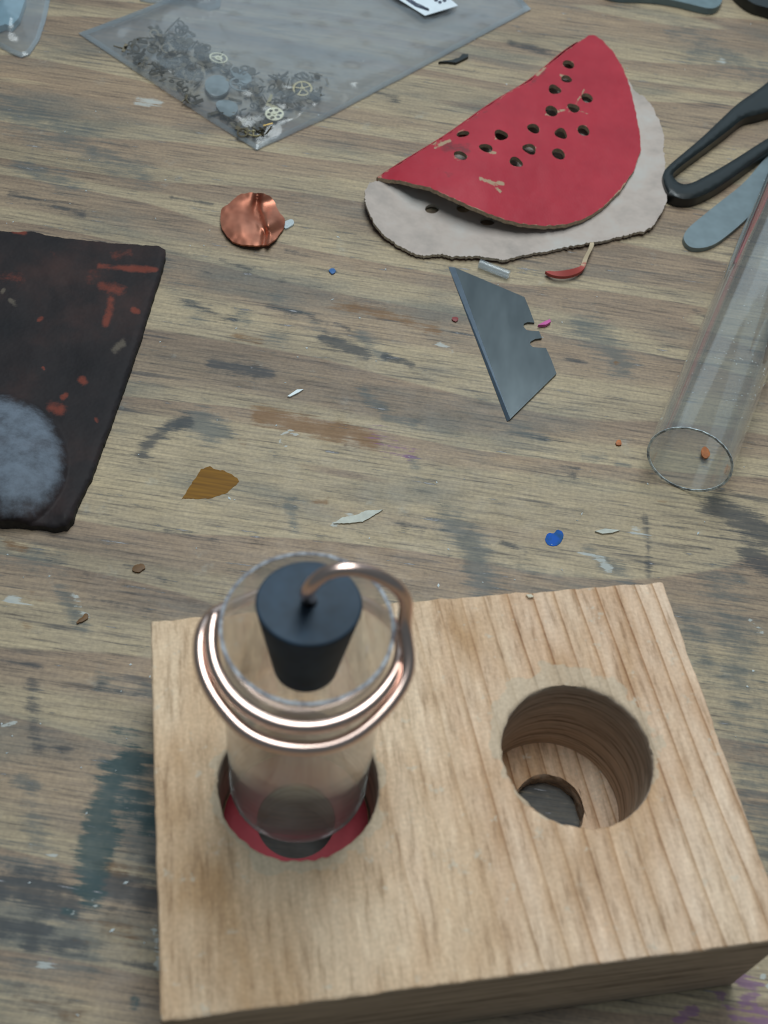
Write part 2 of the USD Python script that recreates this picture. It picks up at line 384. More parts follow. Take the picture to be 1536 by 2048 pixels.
T = [([(263, 1519), (303, 1518)], 9, 1.1), ([(263, 1521), (228, 1555), (205, 1621), (192, 1665), (183, 1720), (182, 1795)], 26, 1.15), ([(205, 1690), (215, 1680)], 26, 1.3), ([(270, 1995), (272, 2010)], 11, 1.0), ([(240, 1470), (262, 1475)], 20, .6), ([(240, 1590), (300, 1625)], 40, .95), ([(663, 540), (668, 542)], 4, 1), ([(130, 1820), (150, 1830)], 10, .8)]
MG = [([(1480, 1960), (1510, 1980)], 16, 1), ([(1356, 2040), (1385, 2020)], 12, 1), ([(1481, 2005), (1494, 2003)], 9, 1), ([(1440, 1990), (1470, 2040)], 10, .9), ([(1510, 2010), (1545, 2050)], 12, .9), ([(750, 870), (815, 905)], 22, .55), ([(1480, 2030), (1530, 2045)], 9, 1), ([(95, 1900), (105, 1925)], 7, .9)]
W = [([(668, 1048), (700, 1032)], 7, .85), ([(1160, 1105), (1200, 1120), (1220, 1140)], 8, .9), ([(0, 1455), (30, 1445)], 4, .9), ([(60, 1695), (110, 1712)], 3, .9), ([(880, 690), (905, 700)], 6, .8), ([(310, 1855), (320, 1935)], 7, .85), ([(135, 1800), (150, 1830)], 4, .8), ([(185, 1800), (190, 1815)], 4, .9), ([(255, 1985), (275, 1990)], 6, .9), ([(80, 1930), (110, 1925)], 10, .7), ([(1510, 1925), (1545, 1985)], 2, 1.1),
     ([(560, 870), (580, 862), (600, 872)], 2.5, 1.0), ([(556, 872), (560, 885), (572, 893)], 2.5, 1.0), ([(275, 200), (320, 205)], 10, .7), ([(1440, 120), (1446, 124)], 6, .8), ([(20, 1200), (60, 1210)], 10, .6), ([(1270, 1060), (1300, 1075)], 8, .55), ([(1500, 1240), (1525, 1262)], 5, .8), ([(150, 1190), (175, 1235)], 6, .7)]


def stroke_mask(px, strokes):
    out = np.zeros(len(px))
    for pts, w, s in strokes:
        pts = np.array(pts, float)
        lo, hi = pts.min(0) - 3 * w, pts.max(0) + 3 * w
        sel = np.nonzero(((px > lo) & (px < hi)).all(1))[0]
        if not len(sel):
            continue
        p = px[sel]
        d = np.full(len(sel), 1e9)
        for a, b in zip(pts[:-1], pts[1:]):
            ab = b - a
            t = np.clip(((p - a) @ ab) / max(ab @ ab, 1e-9), 0, 1)
            d = np.minimum(d, np.linalg.norm(p - a - t[:, None] * ab, axis=1))
        m = s * np.clip(1.12 - (d / w) * 0.62, 0, 1) * 0.74
        out[sel] = np.maximum(out[sel], m)
    return out


gx = np.r_[-0.60, -0.40, np.arange(-0.185, 0.1951, 0.0009), 0.40, 0.60]
gy = np.r_[-0.30, -0.12, np.arange(0.0, 0.4801, 0.0009), 0.62, 0.80]
X, Y = np.meshgrid(gx, gy)
V = np.c_[X.ravel(), Y.ravel(), np.zeros(X.size)]
nx, ny = len(gx), len(gy)
q = (np.arange(ny - 1)[:, None] * nx + np.arange(nx - 1)).ravel()
FT = np.vstack([np.c_[q, q + 1, q + nx + 1], np.c_[q, q + nx + 1, q + nx]])
tpx = project(V)
tpx[((V - EYE) @ FW) < 0.02] = -9999
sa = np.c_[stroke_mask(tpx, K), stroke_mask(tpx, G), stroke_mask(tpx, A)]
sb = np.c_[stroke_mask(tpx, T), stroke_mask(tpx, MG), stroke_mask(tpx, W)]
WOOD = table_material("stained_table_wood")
table = obj("tabletop", (V, FT), WOOD, smooth=False, prim={"stain_shade_a": sa, "stain_b": sb})
tag(table, "worn wooden workbench top covered in ink stains, paint spots and scratches", "tabletop", kind="structure")

VARN = M("amber_varnish", {"g": ("geometry", {}), "m": ("mapping", {"scale": (75.0, 1500.0, 1.0)}), "n": ("noise_texture", {"scale": 1.0, "detail": 4.0}),
                           "r": ("rgb_ramp", {"ramp": [(0.3, (0.15, 0.062, 0.002)), (0.7, (0.25, 0.112, 0.005))]}), "p": ("principled_bsdf", {"roughness": 0.5, "specular_ior_level": 0.2})},
         [("g.position", "m.vector"), ("m.vector", "n.vector"), ("n.fac", "r.fac"), ("r.color", "p.base_color")], "p.BSDF")
st = obj("varnish_stain", flat_piece(jagged(densify([(362, 998), (385, 965), (402, 938), (420, 932), (430, 939), (445, 940), (475, 955), (478, 963), (455, 985), (420, 997), (395, 998)], 4), 2.2, .15), 0, 0.00006, 6), VARN, table)
tag(st, "amber fan-shaped varnish stain")
BLUEP = M("blue_paint", {"g": ("geometry", {}), "n": ("noise_texture", {"scale": 260.0, "detail": 3.0}), "r": ("rgb_ramp", {"ramp": [(0.40, (0.002, 0.085, 0.42)), (0.62, (0.006, 0.065, 0.12))]}), "p": ("principled_bsdf", {"roughness": 0.55, "specular_ior_level": 0.2})},
          [("g.position", "n.vector"), ("n.fac", "r.fac"), ("r.color", "p.base_color")], "p.BSDF")
st = obj("paint_spot", flat_piece(smooth_outline([(1091, 1076), (1097, 1066), (1108, 1066), (1113, 1060), (1124, 1063), (1126, 1076), (1118, 1088), (1104, 1092), (1093, 1086)], 60, 1.0, .3), 0, 0.00012, 4), BLUEP, table)
tag(st, "small round spot of blue paint")

# ------------------------------------------------------------------ the wooden block
BH = 0.02856
BW, BD, BYAW = 0.10279, 0.07147, 0.26428898
BC = np.array([0.018227, 0.086083])
_c, _s = math.cos(BYAW), math.sin(BYAW)


def to_block(p):
    d = np.asarray(p)[..., :2] - BC
    return np.stack([_c * d[..., 0] + _s * d[..., 1], -_s * d[..., 0] + _c * d[..., 1]], -1)


def from_block(q):
    return np.stack([BC[0] + _c * q[..., 0] - _s * q[..., 1], BC[1] + _s * q[..., 0] + _c * q[..., 1]], -1)


RHOLE, RH = np.array([0.04121, 0.09272]), 0.01385
LHOLE, LH = np.array([-0.00769, 0.07942]), 0.01390
rl, ll = to_block(RHOLE), to_block(LHOLE)
LFLOOR = 0.0102
e = 0.0006
corner = [m3.Manifold.sphere(e, 12).translate([sx * (BW / 2 - e), sy * (BD / 2 - e), z]) for sx in (-1, 1) for sy in (-1, 1) for z in (e + 0.00005, BH - e)]
body = m3.Manifold.batch_hull(corner)
body = body - m3.Manifold.cylinder(0.05, RH, RH, 140).translate([*rl, 0.0042])
body = body - m3.Manifold.cylinder(0.06, 0.0069, 0.0069, 80).translate([*rl, -0.02])
body = body - m3.Manifold.cylinder(0.05, LH, LH, 140).translate([*ll, LFLOOR])
body = body - m3.Manifold.cylinder(0.06, 0.0075, 0.0075, 80).translate([*ll, -0.02])
body = body.refine_to_length(0.0011)
mm = body.to_mesh()
bv, bf = np.array(mm.vert_properties[:, :3], float), np.array(mm.tri_verts)
bt = trimesh.Trimesh(bv, bf, process=True)
bv, bf, bn = np.array(bt.vertices), np.array(bt.faces), np.array(bt.vertex_normals)
fuzz = (meshkit.fbm(bv * np.array([700, 160, 700.0]), 3, 4) - 0.5) * 0.00016
rad_r = np.linalg.norm(bv[:, :2] - rl, axis=1); rad_l = np.linalg.norm(bv[:, :2] - ll, axis=1)
lip = np.maximum(np.exp(-((rad_r - RH) / 0.0006) ** 2), np.exp(-((rad_l - LH) / 0.0006) ** 2)) * np.exp(-((bv[:, 2] - BH) / 0.0008) ** 2)
outer = np.minimum(BW / 2 - np.abs(bv[:, 0]), BD / 2 - np.abs(bv[:, 1])) < 0.0008
fuzz = fuzz + lip * (meshkit.fbm(bv * 900, 3, 9) - 0.62) * 0.0011 + (outer & (bv[:, 2] > BH - 0.001)) * (meshkit.fbm(bv * 420, 3, 19) - 0.55) * 0.0007
small = (rad_r < 0.0078) & (bv[:, 2] < 0.0045)
fuzz = fuzz + small * (meshkit.fbm(bv * 650, 3, 29) - 0.5) * 0.0016
wall = (np.abs(rad_r - RH) < 0.0003) & (bv[:, 2] < BH - 0.0008) & (bv[:, 2] > 0.0046)
fuzz = fuzz + wall * (meshkit.fbm(bv * np.array([260, 260, 2600.0]), 3, 31) - 0.5) * 0.0004
bv = bv + bn * fuzz[:, None]
bv[:, 2] = np.maximum(bv[:, 2], 0.00002)
BV = np.c_[from_block(bv[:, :2]), bv[:, 2]]

N = {"g": ("geometry", {}), "sub": ("vector_math", {"math_type": "subtract", "vector2": (*BC, 0)}), "rot": ("vector_rotate", {"rotate_type": "z_axis", "angle": -BYAW}), "s": ("separate_xyz", {})}
L = [("g.position", "sub.vector1"), ("sub.vector", "rot.vector"), ("rot.vector", "s.vector")]
# growth rings about a pith that runs along the block, wandering with the depth
N["mw"] = ("mapping", {"scale": (30.0, 10.0, 30.0)}); N["nw"] = ("noise_texture", {"scale": 1.0, "detail": 2.0})
N["wob"] = ("math", {"math_type": "multiply_add", "value2": 0.0046, "value3": -0.0023})
N["dx"] = ("math", {"math_type": "add", "value2": 0.043}); N["tilt"] = ("math", {"math_type": "multiply_add", "value2": 0.06}); N["dz"] = ("math", {"math_type": "add", "value2": 0.030})
N["dx2"] = ("math", {"math_type": "multiply"}); N["dz2"] = ("math", {"math_type": "multiply"}); N["ss"] = ("math", {"math_type": "add"}); N["rt"] = ("math", {"math_type": "sqrt"}); N["ra"] = ("math", {"math_type": "add"})
N["rk"] = ("math", {"math_type": "multiply", "value2": 300.0}); N["rf"] = ("math", {"math_type": "fraction"})
N["rr"] = ("rgb_ramp", {"ramp": [(0.0, (0.70, 0.49, 0.345)), (0.35, (0.73, 0.525, 0.38)), (0.74, (0.69, 0.475, 0.33)), (0.88, (0.57, 0.37, 0.232)), (0.94, (0.41, 0.225, 0.125)), (0.965, (0.37, 0.20, 0.11)), (1.0, (0.64, 0.445, 0.298))]})
N["flat"] = ("color", {"value": (0.67, 0.475, 0.315)}); N["mk"] = ("mapping", {"scale": (90.0, 16.0, 40.0)}); N["nk"] = ("noise_texture", {"scale": 1.0, "detail": 3.0}); N["kx"] = ("map_range", {"from_min": -0.030, "from_max": 0.018, "to_min": -0.22, "to_max": 0.34, "clamp": True}); N["kn"] = ("math", {"math_type": "add"}); N["kk"] = ("map_range", {"range_type": "smoothstep", "from_min": 0.36, "from_max": 1.0}); N["xr"] = ("mix", {})
L += [("rot.vector", "mk.vector"), ("mk.vector", "nk.vector"), ("s.x", "kx.value"), ("nk.fac", "kn.value1"), ("kx.result", "kn.value2"), ("kn.value", "kk.value"), ("kk.result", "xr.fac"), ("flat.color", "xr.color1"), ("rr.color", "xr.color2")]
L += [("rot.vector", "mw.vector"), ("mw.vector", "nw.vector"), ("nw.fac", "wob.value1"), ("s.x", "dx.value1"), ("s.y", "tilt.value1"), ("dx.value", "tilt.value3"), ("s.z", "dz.value1"),
      ("tilt.value", "dx2.value1"), ("tilt.value", "dx2.value2"), ("dz.value", "dz2.value1"), ("dz.value", "dz2.value2"), ("dx2.value", "ss.value1"), ("dz2.value", "ss.value2"), ("ss.value", "rt.value1"), ("rt.value", "ra.value1"), ("wob.value", "ra.value2"), ("ra.value", "rk.value1"), ("rk.value", "rf.value1"), ("rf.value", "rr.fac")]
N["mf"] = ("mapping", {"scale": (900.0, 120.0, 900.0)}); N["nf"] = ("noise_texture", {"scale": 1.0, "detail": 4.0, "roughness": 0.65})
N["fr"] = ("rgb_ramp", {"ramp": [(0.28, (0.52, 0.46, 0.40)), (0.45, (0.93, 0.91, 0.89)), (0.62, (1.08, 1.08, 1.07)), (0.76, (1.36, 1.40, 1.44))]}); N["xf"] = ("mix", {"mix_type": "multiply", "fac": 0.8})
L += [("rot.vector", "mf.vector"), ("mf.vector", "nf.vector"), ("nf.fac", "fr.fac"), ("xr.color", "xf.color1"), ("fr.color", "xf.color2")]
# blotches: sun-darkened brown and fresh pale wood
N["mb"] = ("mapping", {"scale": (60.0, 24.0, 60.0), "location": (4.0, 1.0, 2.0)}); N["nb"] = ("noise_texture", {"scale": 1.0, "detail": 5.0, "roughness": 0.6})
N["br"] = ("rgb_ramp", {"ramp": [(0.34, (0.74, 0.62, 0.48)), (0.47, (0.96, 0.92, 0.88)), (0.62, (1.12, 1.17, 1.22))]}); N["xb"] = ("mix", {"mix_type": "multiply", "fac": 0.9})
L += [("rot.vector", "mb.vector"), ("mb.vector", "nb.vector"), ("nb.fac", "br.fac"), ("xf.color", "xb.color1"), ("br.color", "xb.color2")]
N["np"] = ("noise_texture", {"scale": 330.0, "detail": 4.0, "roughness": 0.7}); N["kp"] = ("map_range", {"range_type": "smoothstep", "from_min": 0.60, "from_max": 0.72, "to_max": 0.6}); N["xp"] = ("mix", {"color2": (0.62, 0.54, 0.43)})
L += [("rot.vector", "np.vector"), ("np.fac", "kp.value"), ("kp.result", "xp.fac"), ("xb.color", "xp.color1")]
last = "xp.color"
# torn pale fibres round the mouths of the two holes
for i, (h, r, w) in enumerate(((rl, RH, 0.0022), (ll, LH, 0.0014))):
    N[f"hd{i}"] = ("vector_math", {"math_type": "multiply_add", "vector2": (1, 1, 0), "vector3": (-h[0], -h[1] - (0.0026 if i == 0 else -0.0010), 0)})
    N[f"hl{i}"] = ("vector_math", {"math_type": "length"})
    N[f"hn{i}"] = ("noise_texture", {"scale": 240.0, "detail": 4.0})
    N[f"ha{i}"] = ("math", {"math_type": "multiply_add", "value2": 0.009})
    N[f"hk{i}"] = ("map_range", {"range_type": "smoothstep", "from_min": r + w + 0.0044, "from_max": r + w + 0.0038, "to_min": 0.0, "to_max": 0.55})
    N[f"hz{i}"] = ("map_range", {"from_min": BH - 0.0012, "from_max": BH - 0.0005}); N[f"hz{i}"][1]["clamp"] = True
    N[f"hm{i}"] = ("math", {"math_type": "multiply"}); N[f"hx{i}"] = ("mix", {"color2": (0.56, 0.47, 0.35)})
    L += [("rot.vector", f"hd{i}.vector1"), (f"hd{i}.vector", f"hl{i}.vector1"), ("rot.vector", f"hn{i}.vector"), (f"hn{i}.fac", f"ha{i}.value1"), (f"hl{i}.value", f"ha{i}.value3"), (f"ha{i}.value", f"hk{i}.value"), ("s.z", f"hz{i}.value"),
          (f"hk{i}.result", f"hm{i}.value1"), (f"hz{i}.result", f"hm{i}.value2"), (f"hm{i}.value", f"hx{i}.fac"), (last, f"hx{i}.color1")]
    last = f"hx{i}.color"
N["ng"] = ("noise_texture", {"scale": 1500.0, "detail": 2.0}); N["rg"] = ("rgb_ramp", {"ramp": [(0.3, (0.90, 0.895, 0.89)), (0.7, (1.08, 1.085, 1.09))]}); N["xg"] = ("mix", {"mix_type": "multiply", "fac": 1.0})
L += [("rot.vector", "ng.vector"), ("ng.fac", "rg.fac"), (last, "xg.color1"), ("rg.color", "xg.color2")]
last = "xg.color"
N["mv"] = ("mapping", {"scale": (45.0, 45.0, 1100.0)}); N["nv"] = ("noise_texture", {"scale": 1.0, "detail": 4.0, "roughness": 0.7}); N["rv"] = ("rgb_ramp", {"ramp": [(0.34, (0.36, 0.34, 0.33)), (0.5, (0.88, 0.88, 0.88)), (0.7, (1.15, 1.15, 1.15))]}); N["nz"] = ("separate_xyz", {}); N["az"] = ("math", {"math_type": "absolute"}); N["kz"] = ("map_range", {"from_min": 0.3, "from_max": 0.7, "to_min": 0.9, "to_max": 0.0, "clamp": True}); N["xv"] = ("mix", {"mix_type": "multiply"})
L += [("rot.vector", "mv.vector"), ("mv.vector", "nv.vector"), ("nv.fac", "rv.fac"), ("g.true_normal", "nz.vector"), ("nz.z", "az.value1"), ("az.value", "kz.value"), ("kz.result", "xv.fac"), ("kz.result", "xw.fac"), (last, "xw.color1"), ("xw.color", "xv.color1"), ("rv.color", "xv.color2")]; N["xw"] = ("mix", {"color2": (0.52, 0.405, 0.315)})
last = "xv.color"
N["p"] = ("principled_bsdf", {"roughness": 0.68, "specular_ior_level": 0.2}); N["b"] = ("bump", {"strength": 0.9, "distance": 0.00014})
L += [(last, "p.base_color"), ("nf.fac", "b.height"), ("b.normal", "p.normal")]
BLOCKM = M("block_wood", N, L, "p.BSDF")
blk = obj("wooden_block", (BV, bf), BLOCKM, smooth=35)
tag(blk, "thick light brown wooden block with two round holes bored in its top", "wood block")

# ------------------------------------------------------------------ materials of the small things
CLEAR = M("clear_acrylic", {"p": ("principled_bsdf", {"base_color": (0.97, 0.985, 0.99), "roughness": 0.02, "ior": 1.47, "transmission_weight": 1.0})}, [], "p.BSDF")
FROST = M("sawn_acrylic", {"g": ("geometry", {}), "n": ("noise_texture", {"scale": 900.0, "detail": 3.0}), "r": ("rgb_ramp", {"ramp": [(0.4, (0.07, 0.072, 0.105)), (0.70, (0.42, 0.46, 0.52))]}), "p": ("principled_bsdf", {"roughness": 0.4, "transmission_weight": 0.25})},
          [("g.position", "n.vector"), ("n.fac", "r.fac"), ("r.color", "p.base_color")], "p.BSDF")
COPPER = plain("copper_wire_metal", (0.90, 0.65, 0.56), 0.25, 1.0, 0.08, 200)
COIN = M("hammered_copper", {"g": ("geometry", {}), "n": ("noise_texture", {"scale": 75.0, "detail": 3.0, "roughness": 0.55}), "r": ("rgb_ramp", {"ramp": [(0.32, (0.17, 0.055, 0.035)), (0.5, (0.36, 0.13, 0.08)), (0.7, (0.55, 0.22, 0.14))]}),
                            "k": ("map_range", {"from_min": 0.3, "from_max": 0.7, "to_min": 0.6, "to_max": 0.42}), "p": ("principled_bsdf", {"metallic": 0.75})},
         [("g.position", "n.vector"), ("n.fac", "r.fac"), ("r.color", "p.base_color"), ("n.fac", "k.value"), ("k.result", "p.roughness")], "p.BSDF")
RUBBER = plain("blue_black_rubber", (0.018, 0.037, 0.062), 0.65, 0, 0.4, 260, 0.00003)
STEEL = M("blade_steel", {"g": ("geometry", {}), "m": ("mapping", {"scale": (220.0, 60.0, 1.0)}), "n": ("noise_texture", {"scale": 1.0, "detail": 4.0}), "r": ("rgb_ramp", {"ramp": [(0.3, (0.075, 0.088, 0.095)), (0.7, (0.105, 0.122, 0.13))]}),
                          "p": ("principled_bsdf", {"metallic": 1.0, "roughness": 0.33})}, [("g.position", "m.vector"), ("m.vector", "n.vector"), ("n.fac", "r.fac"), ("r.color", "p.base_color")], "p.BSDF")
EDGE = plain("honed_steel", (0.36, 0.43, 0.52), 0.3, 1.0, 0.1, 500)
GREYM = plain("grey_metal", (0.20, 0.25, 0.27), 0.5, 0.55, 0.12, 250, 0.00002)
BLACKM = plain("black_enamel", (0.008, 0.011, 0.011), 0.36, 0, 0.2, 200, 0.00002)
RED = M("red_leather", {"g": ("geometry", {}), "n": ("noise_texture", {"scale": 60.0, "detail": 5.0, "roughness": 0.6}), "r": ("rgb_ramp", {"ramp": [(0.3, (0.36, 0.014, 0.030)), (0.7, (0.45, 0.024, 0.042))]}),
                        "a": ("attribute", {"attribute": "wear"}), "sa": ("separate_color", {}), "n2": ("noise_texture", {"scale": 420.0, "detail": 5.0, "roughness": 0.7}), "ad": ("math", {"math_type": "add"}),
                        "k": ("map_range", {"range_type": "smoothstep", "from_min": 1.0, "from_max": 1.16}), "x": ("mix", {"color2": (0.40, 0.27, 0.17)}),
                        "ad2": ("math", {"math_type": "add"}), "k2": ("map_range", {"range_type": "smoothstep", "from_min": 0.90, "from_max": 1.25, "to_max": 0.65}), "x2": ("mix", {"color2": (0.075, 0.03, 0.03)}),
                        "n3": ("voronoi_texture", {"scale": 1500.0}), "b": ("bump", {"strength": 0.5, "distance": 0.00006}), "p": ("principled_bsdf", {"roughness": 0.5, "specular_ior_level": 0.35})},
        [("g.position", "n.vector"), ("n.fac", "r.fac"), ("a.color", "sa.color"), ("g.position", "n2.vector"), ("sa.r", "ad.value1"), ("n2.fac", "ad.value2"), ("ad.value", "k.value"), ("r.color", "x2.color1"),
         ("sa.g", "ad2.value1"), ("n2.fac", "ad2.value2"), ("ad2.value", "k2.value"), ("k2.result", "x2.fac"), ("x2.color", "x.color1"), ("k.result", "x.fac"), ("x.color", "p.base_color"), ("g.position", "n3.vector"), ("n3.distance", "b.height"), ("b.normal", "p.normal")], "p.BSDF")
SUEDE = M("pale_suede", {"g": ("geometry", {}), "n": ("noise_texture", {"scale": 55.0, "detail": 6.0, "roughness": 0.65}), "r": ("rgb_ramp", {"ramp": [(0.30, (0.36, 0.31, 0.28)), (0.5, (0.50, 0.42, 0.375)), (0.7, (0.52, 0.49, 0.46))]}),
                         "n2": ("noise_texture", {"scale": 1700.0, "detail": 3.0}), "b": ("bump", {"strength": 0.6, "distance": 0.00012}), "p": ("principled_bsdf", {"roughness": 0.9, "specular_ior_level": 0.1, "sheen_weight": 0.15})},
          [("g.position", "n.vector"), ("n.fac", "r.fac"), ("r.color", "p.base_color"), ("g.position", "n2.vector"), ("n2.fac", "b.height"), ("b.normal", "p.normal")], "p.BSDF")
LEDGE = plain("leather_edge", (0.36, 0.27, 0.18), 0.85, 0, 0.35, 900, 0.0001)


PANE = M("clear_tube_wall", {"g": ("geometry", {}), "n": ("noise_texture", {"scale": 70.0, "detail": 3.0}), "b": ("bump", {"strength": 0.15, "distance": 0.0003}), "t": ("transparent_bsdf", {"color": (0.965, 0.975, 0.975)}), "gl": ("glossy_bsdf", {"color": (1, 1, 1), "roughness": 0.06}), "lw": ("layer_weight", {"blend": 0.5}), "fp": ("math", {"math_type": "power", "value2": 3.2}), "f": ("math", {"math_type": "multiply_add", "value2": 0.75, "value3": 0.03}), "o0": ("mix_closure", {}), "d": ("diffuse_bsdf", {"color": (0.75, 0.72, 0.70)}), "o": ("mix_closure", {"fac": 0.04})},
         [("g.position", "n.vector"), ("n.fac", "b.height"), ("b.normal", "gl.normal"), ("lw.facing", "fp.value1"), ("fp.value", "f.value1"), ("f.value", "o0.fac"), ("t.BSDF", "o0.closure1"), ("gl.BSDF", "o0.closure2"), ("o0.closure", "o.closure1"), ("d.BSDF", "o.closure2")], "o.closure")
HALF = M("clear_upright_wall", {"g": ("geometry", {}), "n": ("noise_texture", {"scale": 70.0, "detail": 3.0}), "b": ("bump", {"strength": 0.15, "distance": 0.0003}), "t": ("transparent_bsdf", {"color": (0.97, 0.98, 0.975)}), "gl": ("glossy_bsdf", {"color": (1, 1, 1), "roughness": 0.07}), "lw": ("layer_weight", {"blend": 0.5}), "fp": ("math", {"math_type": "power", "value2": 2.6}), "f": ("math", {"math_type": "multiply_add", "value2": 0.62, "value3": 0.035}), "o1": ("mix_closure", {}),
                               "gg": ("principled_bsdf", {"base_color": (0.97, 0.985, 0.99), "roughness": 0.03, "ior": 1.47, "transmission_weight": 1.0}), "o2": ("mix_closure", {"fac": 0.16}),
                               "d": ("translucent_bsdf", {"color": (0.8, 0.76, 0.74)}), "d2": ("diffuse_bsdf", {"color": (0.8, 0.76, 0.74)}), "dd": ("mix_closure", {"fac": 0.5}), "n2": ("noise_texture", {"scale": 160.0, "detail": 4.0}), "hz": ("map_range", {"from_min": 0.35, "from_max": 0.75, "to_min": 0.05, "to_max": 0.12}), "o": ("mix_closure", {})},
         [("g.position", "n.vector"), ("n.fac", "b.height"), ("b.normal", "gl.normal"), ("lw.facing", "fp.value1"), ("fp.value", "f.value1"), ("f.value", "o1.fac"), ("t.BSDF", "o1.closure1"), ("gl.BSDF", "o1.closure2"), ("o1.closure", "o2.closure1"), ("gg.BSDF", "o2.closure2"), ("d.BSDF", "dd.closure1"), ("d2.BSDF", "dd.closure2"), ("g.position", "n2.vector"), ("n2.fac", "hz.value"), ("hz.result", "o.fac"), ("o2.closure", "o.closure1"), ("dd.closure", "o.closure2")], "o.closure")


def cyl_along(a, b, r0, r1, n=140, sides=96, rough=0.0):
    """A hollow tube from a to b: outer radius r0, inner radius r1, closed wall."""
    prof = [(r0, 0.0)] + [(r0, t) for t in np.linspace(0, 1, 24)[1:-1]] + [(r0, 1.0), (r1, 1.0)] + [(r1, t) for t in np.linspace(1, 0, 24)[1:-1]] + [(r1, 0.0)]
    v, f = lathe(prof, sides)
    a, b = np.asarray(a, float), np.asarray(b, float)
    ax = b - a; ln = np.linalg.norm(ax); ax /= ln
    u = np.cross(ax, [0.1, 0.95, 0.2]); u /= np.linalg.norm(u); w = np.cross(ax, u)
    return a + v[:, :1] * u + v[:, 1:2] * w + v[:, 2:] * ln * ax, f


# ------------------------------------------------------------------ the standing tube, its stopper, its wire and the leather under it
TA, TB = np.array([-0.0083 + 0.0021 * 0.0538, 0.0822 + 0.0357 * 0.0538 - 0.0009, 0.0226]), np.array([-0.0083, 0.0818, 0.0763])
TR, TW = 0.01237, 0.00042
tax = (TB - TA) / np.linalg.norm(TB - TA)
tu = np.cross([0, 1.0, 0], tax); tu /= np.linalg.norm(tu); tv = np.cross(tax, tu)
t = thing("standing_tube", "clear acrylic tube standing upright in the left hole of the wooden block", "tube", TA)
obj("tube_wall", cyl_along(TA + tax * 0.0004, TB, TR, TR - TW), HALF, t, smooth=50)
# sawn, slightly frayed rim
a = np.linspace(0, 2 * np.pi, 240, endpoint=False)
rimz = 0.00004 + 0.00014 * meshkit.fbm(np.c_[np.cos(a) * 9, np.sin(a) * 9, 0 * a], 3, 5)
ro, ri_ = TR + 0.0001 * (meshkit.fbm(np.c_[np.cos(a) * 30, np.sin(a) * 30, 0 * a], 2, 6) - .3), TR - TW - 0.0001 * meshkit.fbm(np.c_[np.cos(a) * 40, np.sin(a) * 40, 0 * a], 2, 7)
rings = [(ro, 0 * a - 0.00005), (ro, rimz), (ri_, rimz * 0.9), (ri_, 0 * a - 0.00005)]
rv = np.vstack([TB + (r * np.cos(a))[:, None] * tu + (r * np.sin(a))[:, None] * tv + (z + 0.00006)[:, None] * tax for r, z in rings])
i = np.arange(240); j = (i + 1) % 240
rf = np.vstack([np.vstack([np.c_[k * 240 + i, k * 240 + j, ((k + 1) % 4) * 240 + j], np.c_[k * 240 + i, ((k + 1) % 4) * 240 + j, ((k + 1) % 4) * 240 + i]]) for k in range(4)])
obj("sawn_rim", (rv, rf), FROST, t)
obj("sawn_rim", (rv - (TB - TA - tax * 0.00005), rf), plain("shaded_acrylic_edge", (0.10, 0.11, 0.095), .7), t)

SC = np.array([-0.00865, 0.0853, 0.0772]); SB = np.array([-0.0084, 0.0839, 0.0610])
sax = (SC - SB) / np.linalg.norm(SC - SB)
prof = [(0.0001, 0), (0.0044, 0), (0.0049, 0.0004)] + [(0.0049 + (0.00765 - 0.0049) * k / 10, 0.0004 + 0.0154 * k / 10) for k in range(1, 11)] + [(0.00755, 0.01605), (0.0072, 0.0163), (0.0012, 0.0162), (0.0009, 0.0156), (0.0001, 0.0156)]
sv, sf = lathe(prof, 72)
su = np.cross([0, 1.0, 0], sax); su /= np.linalg.norm(su); sw = np.cross(sax, su)
sv = SB + sv[:, :1] * su + sv[:, 1:2] * sw + sv[:, 2:] * sax
stp = obj("rubber_stopper", (sv, sf), RUBBER, smooth=40)
tag(stp, "dark blue-black tapered rubber stopper hanging in the mouth of the upright tube", "stopper")


def around(th, rho, z):
    th = math.radians(th)
    k = (z - TA[2]) / (TB[2] - TA[2])
    c = TA + (TB - TA) * k
    return [c[0] + rho * math.cos(th), c[1] + rho * math.sin(th), z]


wire_pts = [SC - sax * 0.004, SC + sax * 0.0005, at(618, 1178, 0.0835), at(650, 1148, 0.0865), at(700, 1138, 0.0872), at(752, 1150, 0.0860), at(795, 1176, 0.0835), at(812, 1210, 0.0800), at(809, 1250, 0.0768)]
wire_pts += [around(*p) for p in [(-8, .0150, .0735), (-35, .0152, .0712), (-62, .0155, .0695), (-90, .0153, .0686), (-112, .0154, .0690), (-130, .0152, .0699), (-150, .0153, .0710), (-172, .0152, .0714), (-192, .0148, .0698), (-212, .0138, .0674), (-240, .0137, .0654), (-270, .0137, .0650), (-300, .0137, .0660), (-328, .0137, .0688), (-352, .0137, .0716), (-375, .0136, .0728), (-400, .0136, .0728), (-425, .0136, .0722), (-450, .0136, .0719), (-480, .0136, .0721), (-510, .0136, .0727), (-535, .0136, .0729), (-546, .0137, .0727)]]
wp = spline(wire_pts, 420)
wr = 0.00100 * (1 + 0.03 * np.sin(np.linspace(0, 40, 420)))
wr = np.where((np.linspace(0, 1, 420) > .0), wr, wr)
wire = obj("copper_wire", tube_mesh(wp, wr, 14), COPPER, smooth=True)
tag(wire, "thick copper wire coiled twice round the upright tube and arched into its stopper", "wire")

